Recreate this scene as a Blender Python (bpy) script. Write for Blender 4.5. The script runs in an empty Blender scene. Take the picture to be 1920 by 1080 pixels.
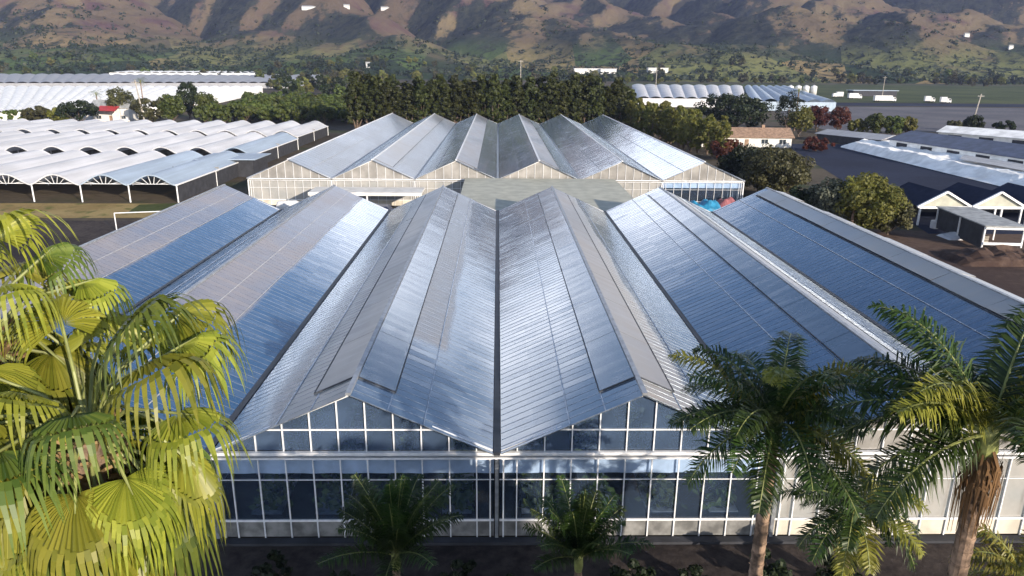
import bpy, math, random
from mathutils import Vector, Matrix, noise

R = math.radians
rnd = random.Random(7)
sc = bpy.context.scene
col = sc.collection

# ------------------------------------------------------------------ camera
FPX, PITCH, YAW, ROLL, CAMH = 1354.2, 0.2973, 0.0212, 0.0091, 21.02
CAM = Vector((0.0, 0.0, CAMH))
right0 = Vector((math.cos(YAW), -math.sin(YAW), 0))
fwd0 = Vector((math.sin(YAW), math.cos(YAW), 0))
FWD = math.cos(PITCH) * fwd0 - math.sin(PITCH) * Vector((0, 0, 1))
UP0 = math.sin(PITCH) * fwd0 + math.cos(PITCH) * Vector((0, 0, 1))
RIGHT = math.cos(ROLL) * right0 + math.sin(ROLL) * UP0
UP = -math.sin(ROLL) * right0 + math.cos(ROLL) * UP0
cam_data = bpy.data.cameras.new("camera")
cam = bpy.data.objects.new("camera", cam_data)
col.objects.link(cam)
m3 = Matrix((RIGHT, UP, -FWD)).transposed()
cam.matrix_world = Matrix.Translation(CAM) @ m3.to_4x4()
cam_data.sensor_width = 36.0
cam_data.lens = 36.0 * FPX / 1920.0
cam_data.clip_start = 0.5
cam_data.clip_end = 12000
sc.camera = cam


def at(px, py, z=0.0):
    """world point at height z that is seen at that place of the photograph"""
    d = RIGHT * (px - 960) - UP * (py - 540) + FWD * FPX
    t = (z - CAM.z) / d.z
    return CAM + d * t


def at_y(px, py, Y):
    d = RIGHT * (px - 960) - UP * (py - 540) + FWD * FPX
    return CAM + d * (Y / d.y)


# ------------------------------------------------------------------ light
SUN_EL, SUN_AZ = 16.0, 38.0        # azimuth: degrees to the right of straight behind the camera
to_sun = Vector((math.sin(R(SUN_AZ)) * math.cos(R(SUN_EL)), -math.cos(R(SUN_AZ)) * math.cos(R(SUN_EL)), math.sin(R(SUN_EL))))
sl = bpy.data.lights.new("sun", 'SUN')
sl.energy = 4.8
sl.angle = R(0.5)
sl.color = (1.0, 0.87, 0.71)
sun = bpy.data.objects.new("sun", sl)
col.objects.link(sun)
sun.rotation_euler = to_sun.to_track_quat('Z', 'Y').to_euler()
sun.location = (0, -20, 80)

world = bpy.data.worlds.new("World")
sc.world = world
world.use_nodes = True
wn, wl = world.node_tree.nodes, world.node_tree.links
wn.clear()
w_out = wn.new('ShaderNodeOutputWorld')
w_bg = wn.new('ShaderNodeBackground')
w_bg.inputs['Strength'].default_value = 0.12
sky = wn.new('ShaderNodeTexSky')
sky.sky_type = 'NISHITA'
sky.sun_disc = False
sky.sun_elevation = R(SUN_EL)
# Nishita: rotation 0 puts the sun at +Y, positive turns towards +X
sky.sun_rotation = math.atan2(to_sun.x, to_sun.y)
sky.air_density = 1.0
sky.dust_density = 0.4
sky.ozone_density = 2.5
tc = wn.new('ShaderNodeTexCoord')
sep = wn.new('ShaderNodeSeparateXYZ')
wl.new(tc.outputs['Generated'], sep.inputs[0])


def wmath(op, a, b=None, c=None, clamp=False):
    n = wn.new('ShaderNodeMath')
    n.operation = op
    n.use_clamp = clamp
    for i, v in enumerate((a, b, c)):
        if v is None:
            continue
        if isinstance(v, (int, float)):
            n.inputs[i].default_value = v
        else:
            wl.new(v, n.inputs[i])
    return n.outputs[0]


zc = wmath('ADD', wmath('MAXIMUM', sep.outputs['Z'], 0.0), 0.14)
cx_ = wmath('DIVIDE', sep.outputs['X'], zc)
cy_ = wmath('DIVIDE', sep.outputs['Y'], zc)
comb = wn.new('ShaderNodeCombineXYZ')
wl.new(cx_, comb.inputs[0])
wl.new(cy_, comb.inputs[1])
cn = wn.new('ShaderNodeTexNoise')
cn.inputs['Scale'].default_value = 1.3
cn.inputs['Detail'].default_value = 7.0
cn.inputs['Roughness'].default_value = 0.55
cn.inputs['Distortion'].default_value = 0.35
wl.new(comb.outputs[0], cn.inputs['Vector'])
# more cloud low over the hills, open blue higher up
low = wn.new('ShaderNodeMapRange')
low.inputs['From Min'].default_value = 0.26
low.inputs['From Max'].default_value = 0.50
low.inputs['To Min'].default_value = 0.37
low.inputs['To Max'].default_value = 0.64
wl.new(sep.outputs['Z'], low.inputs['Value'])
dens = wmath('MULTIPLY', wmath('SUBTRACT', cn.outputs[0], low.outputs[0]), 5.0, clamp=True)
mixc = wn.new('ShaderNodeMix')
mixc.data_type = 'RGBA'
mixc.inputs['B'].default_value = (17.0, 17.2, 18.2, 1)
wl.new(dens, mixc.inputs['Factor'])
wl.new(sky.outputs[0], mixc.inputs['A'])
wl.new(mixc.outputs['Result'], w_bg.inputs['Color'])
wl.new(w_bg.outputs[0], w_out.inputs[0])

sc.view_settings.view_transform = 'Standard'
sc.view_settings.look = 'None'
sc.view_settings.gamma = 1.0
sc.view_settings.exposure = 0.65
sc.render.engine = 'CYCLES'
sc.cycles.max_bounces = 6
sc.cycles.transparent_max_bounces = 10
sc.cycles.caustics_reflective = False
sc.cycles.caustics_refractive = False


# ------------------------------------------------------------------ helpers: objects
def tag(o, label=None, cat=None, group=None, kind=None):
    if label:
        o['label'] = label
    if cat:
        o['category'] = cat
    if group:
        o['group'] = group
    if kind:
        o['kind'] = kind
    return o


def thing(name, label, cat, loc=(0, 0, 0), rz=0.0, group=None):
    o = bpy.data.objects.new(name, None)
    o.empty_display_size = 0.3
    o.location = loc
    o.rotation_euler = (0, 0, rz)
    col.objects.link(o)
    return tag(o, label, cat, group)


KIDS = {}


class MB:
    """collects vertices and faces, then links them as one mesh object"""

    def __init__(self):
        self.v, self.f, self.uv, self.mi = [], [], {}, []

    def quad(self, a, b, c, d, uv=None):
        n = len(self.v)
        self.v += [tuple(a), tuple(b), tuple(c), tuple(d)]
        if uv:
            self.uv[len(self.f)] = uv
        self.f.append((n, n + 1, n + 2, n + 3))

    def tri(self, a, b, c):
        n = len(self.v)
        self.v += [tuple(a), tuple(b), tuple(c)]
        self.f.append((n, n + 1, n + 2))

    def box(self, lo, hi):
        x0, y0, z0 = lo
        x1, y1, z1 = hi
        n = len(self.v)
        self.v += [(x0, y0, z0), (x1, y0, z0), (x1, y1, z0), (x0, y1, z0), (x0, y0, z1), (x1, y0, z1), (x1, y1, z1), (x0, y1, z1)]
        for q in ((0, 3, 2, 1), (4, 5, 6, 7), (0, 1, 5, 4), (1, 2, 6, 5), (2, 3, 7, 6), (3, 0, 4, 7)):
            self.f.append(tuple(n + i for i in q))

    def bar(self, a, b, w, h, up=(0, 0, 1)):
        """rectangular bar from a to b, width w (sideways) and height h (along up)"""
        a, b = Vector(a), Vector(b)
        t = (b - a)
        if t.length < 1e-6:
            return
        t.normalize()
        u = Vector(up)
        s = t.cross(u)
        if s.length < 1e-4:
            s = t.cross(Vector((1, 0, 0)))
        s.normalize()
        u = s.cross(t).normalized()
        n = len(self.v)
        for p in (a, b):
            for i, j in ((-1, -1), (1, -1), (1, 1), (-1, 1)):
                self.v.append(tuple(p + s * (w / 2 * i) + u * (h / 2 * j)))
        for q in ((0, 1, 5, 4), (1, 2, 6, 5), (2, 3, 7, 6), (3, 0, 4, 7), (3, 2, 1, 0), (4, 5, 6, 7)):
            self.f.append(tuple(n + i for i in q))

    def tube(self, pts, radii, seg=8, cap=True):
        pts = [Vector(p) for p in pts]
        n0 = len(self.v)
        prev = None
        for i, p in enumerate(pts):
            t = (pts[min(i + 1, len(pts) - 1)] - pts[max(i - 1, 0)]).normalized()
            if prev is None:
                s = t.cross(Vector((0, 0, 1)))
                if s.length < 0.05:
                    s = t.cross(Vector((1, 0, 0)))
                s.normalize()
            else:
                s = (prev - t * prev.dot(t)).normalized()
            prev = s
            u = t.cross(s)
            r = radii[i] if hasattr(radii, '__len__') else radii
            for k in range(seg):
                a = 2 * math.pi * k / seg
                self.v.append(tuple(p + s * (r * math.cos(a)) + u * (r * math.sin(a))))
        for i in range(len(pts) - 1):
            for k in range(seg):
                a, b = n0 + i * seg + k, n0 + i * seg + (k + 1) % seg
                self.f.append((a, b, b + seg, a + seg))
        if cap:
            self.f.append(tuple(n0 + k for k in reversed(range(seg))))
            e = n0 + (len(pts) - 1) * seg
            self.f.append(tuple(e + k for k in range(seg)))

    def lathe(self, c, prof, seg=16):
        n0 = len(self.v)
        for r, z in prof:
            for k in range(seg):
                a = 2 * math.pi * k / seg
                self.v.append((c[0] + r * math.cos(a), c[1] + r * math.sin(a), c[2] + z))
        for i in range(len(prof) - 1):
            for k in range(seg):
                a, b = n0 + i * seg + k, n0 + i * seg + (k + 1) % seg
                self.f.append((a, b, b + seg, a + seg))
        self.f.append(tuple(n0 + k for k in reversed(range(seg))))
        e = n0 + (len(prof) - 1) * seg
        self.f.append(tuple(e + k for k in range(seg)))

    def mesh(self, name, mat, smooth=False):
        me = bpy.data.meshes.new(name)
        me.from_pydata(self.v, [], self.f)
        if self.uv:
            l = me.uv_layers.new(name="UVMap")
            for fi, uvs in self.uv.items():
                p = me.polygons[fi]
                for k, li in enumerate(p.loop_indices):
                    l.data[li].uv = uvs[k]
        if mat:
            me.materials.append(mat)
        if smooth:
            for p in me.polygons:
                p.use_smooth = True
        me.update()
        return me

    def build(self, name, mat, parent=None, smooth=False, loc=(0, 0, 0)):
        o = bpy.data.objects.new(name, self.mesh(name, mat, smooth))
        o.location = loc
        col.objects.link(o)
        if parent is not None:
            o.parent = parent
            KIDS.setdefault(parent.name, []).append(o)
        return o


def copy_thing(root, loc=None, rz=None, scale=None, label=None, group=None):
    r = root.copy()
    col.objects.link(r)
    if loc is not None:
        r.location = loc
    if rz is not None:
        r.rotation_euler = (0, 0, rz)
    if scale is not None:
        r.scale = scale if hasattr(scale, '__len__') else (scale,) * 3
    if label:
        r['label'] = label
    if group:
        r['group'] = group
    for ch in KIDS.get(root.name, []):
        c = ch.copy()
        col.objects.link(c)
        c.parent = r
        KIDS.setdefault(r.name, []).append(c)
        for g in KIDS.get(ch.name, []):
            d = g.copy()
            col.objects.link(d)
            d.parent = c
            KIDS.setdefault(c.name, []).append(d)
    return r


def leaf(mb, p, nrm, size, asp=1.6, r=rnd):
    n = Vector(nrm)
    if n.length < 1e-4:
        n = Vector((0, 0, 1))
    n.normalize()
    a = n.orthogonal().normalized()
    a = Matrix.Rotation(r.uniform(0, 6.283), 3, n) @ a
    c = n.cross(a)
    L_, w_ = size * asp * 0.5, size * 0.5
    mb.quad(p - a * L_, p + c * w_ * 0.9, p + a * L_, p - c * w_ * 0.9)


def rand_unit(r):
    while True:
        v = Vector((r.uniform(-1, 1), r.uniform(-1, 1), r.uniform(-1, 1)))
        if 0.05 < v.length < 1:
            return v.normalized()


# ------------------------------------------------------------------ helpers: materials
class NT:
    def __init__(self, name):
        self.m = bpy.data.materials.new(name)
        self.m.use_nodes = True
        self.t = self.m.node_tree
        self.t.nodes.clear()
        self.out = self.n('OutputMaterial')

    def n(self, kind, **kw):
        o = self.t.nodes.new('ShaderNode' + kind)
        for k, v in kw.items():
            setattr(o, k, v)
        return o

    def set(self, sock, v):
        if hasattr(v, 'links'):
            self.t.links.new(v, sock)
        elif isinstance(v, (tuple, list)) and len(v) == 3 and sock.type == 'RGBA':
            sock.default_value = (*v, 1)
        else:
            sock.default_value = v

    def math(self, op, a, b=0.0, c=None, clamp=False):
        o = self.n('Math', operation=op, use_clamp=clamp)
        self.set(o.inputs[0], a)
        self.set(o.inputs[1], b)
        if c is not None:
            self.set(o.inputs[2], c)
        return o.outputs[0]

    def mix(self, f, a, b):
        o = self.n('Mix', data_type='RGBA')
        self.set(o.inputs['Factor'], f)
        self.set(o.inputs[6], a)
        self.set(o.inputs[7], b)
        return o.outputs[2]

    def noise(self, vec, scale=1.0, detail=3.0, rough=0.55, dist=0.0):
        o = self.n('TexNoise')
        if vec is not None:
            self.set(o.inputs['Vector'], vec)
        o.inputs['Scale'].default_value = scale
        o.inputs['Detail'].default_value = detail
        o.inputs['Roughness'].default_value = rough
        o.inputs['Distortion'].default_value = dist
        return o.outputs[0]

    def ramp(self, v, lo, hi, a=0.0, b=1.0, smooth=True):
        o = self.n('MapRange', interpolation_type='SMOOTHSTEP' if smooth else 'LINEAR')
        self.set(o.inputs['Value'], v)
        o.inputs['From Min'].default_value = lo
        o.inputs['From Max'].default_value = hi
        self.set(o.inputs['To Min'], a)
        self.set(o.inputs['To Max'], b)
        return o.outputs[0]

    def coord(self, which='Object'):
        return self.n('TexCoord').outputs[which]

    def pos(self):
        return self.n('NewGeometry').outputs['Position']

    def scale(self, vec, s):
        o = self.n('Mapping')
        self.set(o.inputs['Vector'], vec)
        o.inputs['Scale'].default_value = s
        return o.outputs[0]

    def sep(self, vec):
        o = self.n('SeparateXYZ')
        self.set(o.inputs[0], vec)
        return o.outputs

    def comb(self, x, y, z=0.0):
        o = self.n('CombineXYZ')
        for i, v in enumerate((x, y, z)):
            self.set(o.inputs[i], v)
        return o.outputs[0]

    def white(self, vec):
        o = self.n('TexWhiteNoise', noise_dimensions='3D')
        self.set(o.inputs['Vector'], vec)
        return o.outputs

    def bump(self, h, strength=0.3, dist=0.05):
        o = self.n('Bump')
        self.set(o.inputs['Height'], h)
        o.inputs['Strength'].default_value = strength
        o.inputs['Distance'].default_value = dist
        return o.outputs[0]

    def pbr(self, color, rough=0.7, metal=0.0, spec=0.5, ior=None, normal=None, link=True):
        o = self.n('BsdfPrincipled')
        self.set(o.inputs['Base Color'], color)
        self.set(o.inputs['Roughness'], rough)
        self.set(o.inputs['Metallic'], metal)
        self.set(o.inputs['Specular IOR Level'], spec)
        if ior:
            o.inputs['IOR'].default_value = ior
        if normal is not None:
            self.set(o.inputs['Normal'], normal)
        if link:
            self.t.links.new(o.outputs[0], self.out.inputs[0])
        return o.outputs[0]


def m_plain(name, c, rough=0.6, metal=0.0, var=0.15, scale=2.0, bump=0.0, spec=0.4):
    n = NT(name)
    co = n.coord()
    k = n.noise(co, scale, 4.0)
    d = tuple(x * (1 - var * 1.6) for x in c)
    e = tuple(min(1, x * (1 + var)) for x in c)
    cc = n.mix(n.ramp(k, 0.3, 0.7), d, e)
    n.pbr(cc, rough, metal, spec, normal=n.bump(n.noise(co, scale * 6, 3.0), bump, 0.02) if bump else None)
    return n.m


def m_leaf(name, c, c2, trans=0.3, rough=0.55):
    n = NT(name)
    ri = n.n('NewGeometry').outputs['Random Per Island']
    oi = n.n('ObjectInfo').outputs['Random']
    k = n.noise(n.coord(), 0.45, 2.0)
    f = n.math('ADD', n.math('MULTIPLY', ri, 0.55), n.math('MULTIPLY', n.ramp(k, 0.3, 0.7), 0.45))
    cc = n.mix(f, c, c2)
    hs = n.n('HueSaturation')
    n.set(hs.inputs['Color'], cc)
    n.set(hs.inputs['Value'], n.math('ADD', n.math('MULTIPLY', oi, 0.5), 0.75))
    n.set(hs.inputs['Hue'], n.math('ADD', n.math('MULTIPLY', oi, 0.03), 0.485))
    b = n.pbr(hs.outputs[0], rough, 0, 0.3, link=False)
    tr = n.n('BsdfTranslucent')
    n.set(tr.inputs[0], hs.outputs[0])
    mx = n.n('MixShader')
    mx.inputs[0].default_value = trans
    n.t.links.new(b, mx.inputs[1])
    n.t.links.new(tr.outputs[0], mx.inputs[2])
    n.t.links.new(mx.outputs[0], n.out.inputs[0])
    return n.m


def m_roof(name, wash=0.0, wash_to=0.5, wash_col=(0.36, 0.32, 0.30), base=(0.045, 0.075, 0.12), streak_amt=0.35, shade_edge_v=None):
    """greenhouse roof glass: reflective panes, streaks down the slope, whitewash near the ridge, left out where tree shade is painted.
    UV: u = 0 at the ridge .. 1 at the gutter, v = metres along the ridge"""
    n = NT(name)
    uv = n.n('UVMap').outputs[0]
    s = n.sep(uv)
    u, v = s[0], s[1]
    pid = n.comb(n.math('FLOOR', n.math('MULTIPLY', v, 1 / 0.61)), n.math('FLOOR', n.math('MULTIPLY', u, 4.0)), 3.0)
    wv = n.white(pid)
    row = n.white(n.comb(n.math('FLOOR', n.math('MULTIPLY', v, 1 / 0.61)), 1.0, 7.0))
    streak = n.noise(n.comb(n.math('MULTIPLY', u, 1.6), n.math('MULTIPLY', v, 1.5), 0.0), 1.0, 4.0, 0.65)
    large = n.noise(n.comb(n.math('MULTIPLY', u, 1.6), n.math('MULTIPLY', v, 0.06), 5.0), 1.0, 4.0)
    k = n.math('ADD', n.math('MULTIPLY', n.ramp(streak, 0.38, 0.76), 0.6), n.math('MULTIPLY', n.math('POWER', wv[0], 3.0), 0.10))
    k = n.math('MULTIPLY', k, n.math('ADD', n.math('MULTIPLY', n.ramp(large, 0.3, 0.7), 0.8), 0.35))
    k = n.math('MULTIPLY', k, streak_amt * 1.7, clamp=True)
    c = n.mix(k, base, (0.26, 0.30, 0.36))  # pale streaks: whitewash, with white highlights painted into the colour
    if wash > 0:
        edge = n.math('ADD', u, n.math('MULTIPLY', n.math('SUBTRACT', n.noise(n.comb(n.math('MULTIPLY', u, 3.0), n.math('MULTIPLY', v, 0.10), 9.0), 1.0, 3.0), 0.5), 0.16))
        wf = n.math('MULTIPLY', n.ramp(edge, wash_to - 0.03, wash_to + 0.05, 1.0, 0.0), wash)
        wf = n.math('MULTIPLY', wf, n.math('ADD', n.math('MULTIPLY', row[0], 0.20), 0.80))
        wf = n.math('MULTIPLY', wf, n.math('ADD', n.math('MULTIPLY', n.ramp(large, 0.35, 0.62), 0.30), 0.70))
        wf = n.math('MULTIPLY', wf, n.math('SUBTRACT', 1.0, n.math('MULTIPLY', n.ramp(streak, 0.5, 0.75), 0.30)))
        if shade_edge_v:  # wash dropped nearer the front: the tree shade's edge painted into the colour
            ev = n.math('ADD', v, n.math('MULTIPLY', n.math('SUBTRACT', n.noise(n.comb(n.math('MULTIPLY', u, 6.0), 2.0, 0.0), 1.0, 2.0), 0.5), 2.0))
            wf = n.math('MULTIPLY', wf, n.ramp(ev, shade_edge_v - 0.5, shade_edge_v + 0.5))
        c = n.mix(wf, c, wash_col)
        rough = n.math('ADD', n.math('MULTIPLY', wf, 0.35), n.math('ADD', n.math('MULTIPLY', k, 0.25), 0.10))
    else:
        rough = n.math('ADD', n.math('MULTIPLY', k, 0.3), 0.10)
    # every pane sits at its own slight tilt
    geo = n.n('NewGeometry').outputs['Normal']
    off = n.n('VectorMath', operation='SUBTRACT')
    n.t.links.new(wv[1], off.inputs[0])
    off.inputs[1].default_value = (0.5, 0.5, 0.5)
    sc_ = n.n('VectorMath', operation='SCALE')
    n.t.links.new(off.outputs[0], sc_.inputs[0])
    sc_.inputs['Scale'].default_value = 0.013
    ad = n.n('VectorMath', operation='ADD')
    n.t.links.new(geo, ad.inputs[0])
    n.t.links.new(sc_.outputs[0], ad.inputs[1])
    nm = n.n('VectorMath', operation='NORMALIZE')
    n.t.links.new(ad.outputs[0], nm.inputs[0])
    b = n.pbr(c, rough, 0.0, 0.2, ior=1.5, normal=nm.outputs[0], link=False)
    gl = n.n('BsdfGlossy')
    gl.inputs['Color'].default_value = (0.93, 0.97, 1.0, 1)
    n.set(gl.inputs['Roughness'], rough)
    n.t.links.new(nm.outputs[0], gl.inputs['Normal'])
    fr = n.n('Fresnel')
    fr.inputs[0].default_value = 1.75
    n.t.links.new(nm.outputs[0], fr.inputs['Normal'])
    f = n.math('ADD', n.math('MULTIPLY', fr.outputs[0], 1.25), 0.04, clamp=True)
    if wash > 0:
        f = n.math('MULTIPLY', f, n.math('SUBTRACT', 1.0, n.math('MULTIPLY', wf, 0.68)))
    mx = n.n('MixShader')
    n.t.links.new(f, mx.inputs[0])
    n.t.links.new(b, mx.inputs[1])
    n.t.links.new(gl.outputs[0], mx.inputs[2])
    n.t.links.new(mx.outputs[0], n.out.inputs[0])
    return n.m


def m_glass(name, tint=(0.70, 0.80, 0.92), haze_c=(0.20, 0.31, 0.52), haze=0.26):
    """wall glass: see-through, mirror-like at a grazing angle, a little dusty, reflected sky painted in as blue"""
    n = NT(name)
    tr = n.n('BsdfTransparent')
    n.set(tr.inputs[0], tint)
    gl = n.n('BsdfGlossy')
    gl.inputs['Roughness'].default_value = 0.04
    df = n.n('BsdfDiffuse')
    n.set(df.inputs[0], haze_c)  # default blue tint paints reflected sky into the glass colour
    ge = n.n('NewGeometry')
    dt = n.n('VectorMath', operation='DOT_PRODUCT')
    n.t.links.new(ge.outputs['Normal'], dt.inputs[0])
    n.t.links.new(ge.outputs['Incoming'], dt.inputs[1])
    cosi = n.math('ABSOLUTE', dt.outputs['Value'])
    fres = n.math('ADD', n.math('MULTIPLY', n.math('POWER', n.math('SUBTRACT', 1.0, cosi), 5.0), 0.88), 0.09, clamp=True)
    k = n.noise(n.coord(), 0.5, 3.0)
    m0 = n.n('MixShader')
    n.set(m0.inputs[0], n.ramp(k, 0.3, 0.75, haze * 0.75, haze * 1.25))
    n.t.links.new(tr.outputs[0], m0.inputs[1])
    n.t.links.new(df.outputs[0], m0.inputs[2])
    m1 = n.n('MixShader')
    n.t.links.new(fres, m1.inputs[0])
    n.t.links.new(m0.outputs[0], m1.inputs[1])
    n.t.links.new(gl.outputs[0], m1.inputs[2])
    n.t.links.new(m1.outputs[0], n.out.inputs[0])
    return n.m


def m_plastic(name, c=(0.78, 0.78, 0.80), along=1):
    """greenhouse film: translucent white, dusty streaks and patches"""
    n = NT(name)
    co = n.coord()
    st = n.noise(n.scale(co, (0.9, 0.05, 0.9) if along else (0.05, 0.9, 0.9)), 1.0, 4.0)
    pa = n.noise(co, 0.09, 4.0)
    k = n.math('ADD', n.math('MULTIPLY', n.ramp(st, 0.35, 0.7), 0.6), n.math('MULTIPLY', n.ramp(pa, 0.35, 0.65), 0.4))
    cc = n.mix(k, tuple(x * 0.72 for x in c), c)
    b = n.pbr(cc, 0.45, 0, 0.4, link=False)
    tr = n.n('BsdfTranslucent')
    n.set(tr.inputs[0], cc)
    mx = n.n('MixShader')
    mx.inputs[0].default_value = 0.18
    n.t.links.new(b, mx.inputs[1])
    n.t.links.new(tr.outputs[0], mx.inputs[2])
    n.t.links.new(mx.outputs[0], n.out.inputs[0])
    return n.m


def m_ground(name, a, b, s1=0.08, s2=1.5, c=None, bump=0.4):
    n = NT(name)
    p = n.pos()
    k = n.math('ADD', n.math('MULTIPLY', n.noise(p, s1, 5.0), 0.6), n.math('MULTIPLY', n.noise(p, s2, 4.0, 0.7), 0.4))
    cc = n.mix(n.ramp(k, 0.38, 0.62), a, b)
    if c:
        cc = n.mix(n.ramp(n.noise(p, s1 * 2.3, 4.0), 0.52, 0.66), cc, c)
    n.pbr(cc, 0.95, 0, 0.15, normal=n.bump(n.noise(p, s2 * 1.7, 5.0, 0.7), bump, 0.12))
    return n.m


def m_hill(name):
    """dry grass and scrub; greener towards the foot, slopes away from the sun darkened by bush and painted shade"""
    n = NT(name)
    p = n.pos()
    s = n.sep(p)
    big = n.noise(p, 0.0035, 4.0)
    mid = n.noise(p, 0.014, 5.0, 0.6)
    fine = n.noise(p, 0.07, 4.0, 0.7)
    nn = n.sep(n.n('NewGeometry').outputs['Normal'])
    grass = n.mix(n.ramp(big, 0.38, 0.62), (0.110, 0.082, 0.055), (0.165, 0.128, 0.072))
    grass = n.mix(n.ramp(mid, 0.45, 0.7), grass, (0.085, 0.05, 0.052))
    scrub = n.mix(n.ramp(fine, 0.35, 0.65), (0.012, 0.017, 0.020), (0.042, 0.046, 0.034))
    # green belt along the foot, reaching higher at the left
    h = n.math('ADD', s[2], n.math('MULTIPLY', n.math('SUBTRACT', mid, 0.5), 130.0))
    h = n.math('ADD', h, n.math('MULTIPLY', s[0], 0.05))
    belt = n.ramp(h, 60.0, 175.0, 0.0, 1.0)
    # sides turned away from the sun: bush, plus shade painted into the colour
    asp = n.math('ADD', n.math('MULTIPLY', nn[0], -1.0), n.math('MULTIPLY', nn[1], 0.35))
    bush = n.math('ADD', n.math('MULTIPLY', fine, 0.40), n.math('MULTIPLY', mid, 0.60))
    bush = n.math('ADD', bush, n.math('MULTIPLY', asp, 0.55))
    bush_shade = n.ramp(n.math('SUBTRACT', bush, n.math('MULTIPLY', belt, 0.10)), 0.40, 0.49, 0.0, 1.0)
    cc = n.mix(bush_shade, grass, scrub)
    vo = n.n('TexVoronoi', feature='F1')
    n.set(vo.inputs['Vector'], n.scale(p, (1.0, 0.45, 0.0)))
    vo.inputs['Scale'].default_value = 0.011
    vc = n.sep(vo.outputs['Color'])
    field = n.mix(n.ramp(vc[0], 0.25, 0.45), (0.028, 0.046, 0.022), (0.075, 0.115, 0.036))
    field = n.mix(n.ramp(vc[0], 0.66, 0.72), field, (0.15, 0.16, 0.058))
    field = n.mix(n.ramp(vc[1], 0.80, 0.86), field, (0.24, 0.18, 0.085))
    field = n.mix(n.ramp(fine, 0.50, 0.62), field, (0.018, 0.028, 0.016))
    cc = n.mix(n.math('MULTIPLY', n.ramp(s[2], 18.0, 80.0, 0.95, 0.0), n.ramp(mid, 0.30, 0.5, 0.4, 1.0)), cc, field)
    n.pbr(cc, 0.95, 0, 0.1, normal=n.bump(n.math('ADD', fine, n.math('MULTIPLY', mid, 2.0)), 0.6, 6.0))
    return n.m


M = {}
M['white_metal'] = m_plain('white_painted_metal', (0.72, 0.73, 0.75), 0.45, 0, 0.08, 3.0)
M['grey_metal'] = m_plain('galvanised_metal', (0.33, 0.35, 0.38), 0.42, 0.5, 0.15, 3.0)
M['bar_metal'] = m_plain('glazing_bar_metal', (0.34, 0.39, 0.46), 0.22, 0.65, 0.2, 2.0)
M['pale_bar'] = m_plain('pale_purlin_metal', (0.46, 0.46, 0.47), 0.4, 0.1, 0.12, 2.0)
M['dark_metal'] = m_plain('dark_gutter', (0.025, 0.03, 0.04), 0.5, 0, 0.2, 2.0)
M['dark_gap'] = m_plain('dark_vent_gap', (0.05, 0.055, 0.065), 0.6, 0, 0.2, 2.0)
M['curtain'] = m_plain('pale_screen_cloth', (0.78, 0.80, 0.84), 0.8, 0, 0.12, 1.0)
M['cream_cloth'] = m_plain('cream_screen_cloth', (0.55, 0.51, 0.43), 0.8, 0, 0.14, 0.8)
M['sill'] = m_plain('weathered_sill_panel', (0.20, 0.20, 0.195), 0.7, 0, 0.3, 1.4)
M['tan_vent'] = m_roof('dusty_tan_vent_glass', 0.9, 3.0, (0.25, 0.21, 0.17), base=(0.06, 0.075, 0.10), streak_amt=0.4)
M['brown_vent'] = m_roof('brown_dusty_vent_glass', 0.9, 3.0, (0.075, 0.062, 0.056), base=(0.045, 0.05, 0.06), streak_amt=0.5)
M['cream_vent'] = m_roof('cream_vent_glass', 0.9, 3.0, (0.38, 0.355, 0.32), base=(0.08, 0.095, 0.12), streak_amt=0.4)
M['grey_vent'] = m_roof('grey_vent_glass', 0.2, 3.0, (0.16, 0.17, 0.19), base=(0.05, 0.075, 0.11), streak_amt=0.5)
M['roof_blue'] = m_roof('roof_glass_clear', 0, base=(0.022, 0.065, 0.145), streak_amt=0.40)
M['roof_grey'] = m_roof('roof_glass_dusty', 0, base=(0.05, 0.075, 0.115), streak_amt=0.5)
M['roof_wash'] = m_roof('roof_glass_whitewashed_top', 0.9, 0.5, (0.30, 0.265, 0.26), base=(0.022, 0.07, 0.16), streak_amt=0.38, shade_edge_v=12.6)
M['roof_wash_third'] = m_roof('roof_glass_whitewashed_strip', 0.8, 0.55, (0.24, 0.235, 0.24), base=(0.045, 0.075, 0.125), streak_amt=0.5, shade_edge_v=9.0)
M['roof_tan'] = m_roof('roof_glass_tan_strip', 0.95, 0.42, (0.27, 0.225, 0.175), base=(0.04, 0.065, 0.10), streak_amt=0.4)
M['roof_dark'] = m_roof('roof_glass_brown_strip', 0.85, 0.52, (0.085, 0.075, 0.072), base=(0.07, 0.085, 0.105), streak_amt=0.5)
M['roof_white'] = m_roof('roof_glass_milky', 0.85, 1.6, (0.34, 0.345, 0.35), base=(0.08, 0.10, 0.13), streak_amt=0.6)
M['glass'] = m_glass('wall_glass', haze=0.10)
M['gable_glass'] = m_glass('gable_glass', haze=0.24)
M['glass_milky'] = m_glass('wall_glass_milky', haze_c=(0.50, 0.48, 0.45), haze=0.6)
M['plastic'] = m_plastic('white_greenhouse_film')
M['plastic_white'] = m_plain('bright_white_film', (0.86, 0.86, 0.84), 0.95, 0, 0.12, 0.35, 0.3, spec=0.1)
M['slate_roof'] = m_plain('slate_blue_sheet_roof', (0.07, 0.085, 0.14), 0.5, 0, 0.2, 0.5)
M['plastic_blue'] = m_plastic('bluish_greenhouse_film', (0.46, 0.56, 0.68))
M['plastic_grey'] = m_plastic('grey_greenhouse_film', (0.42, 0.43, 0.46))
M['soil'] = m_ground('dark_soil', (0.022, 0.018, 0.018), (0.062, 0.05, 0.045), 0.10, 1.6)
M['ground'] = m_ground('dry_earth', (0.045, 0.038, 0.030), (0.10, 0.08, 0.055), 0.02, 0.7, (0.04, 0.05, 0.022))
M['dry_grass'] = m_ground('dry_grass_strip', (0.24, 0.17, 0.07), (0.33, 0.25, 0.11), 0.15, 1.8, (0.13, 0.13, 0.04))
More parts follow.
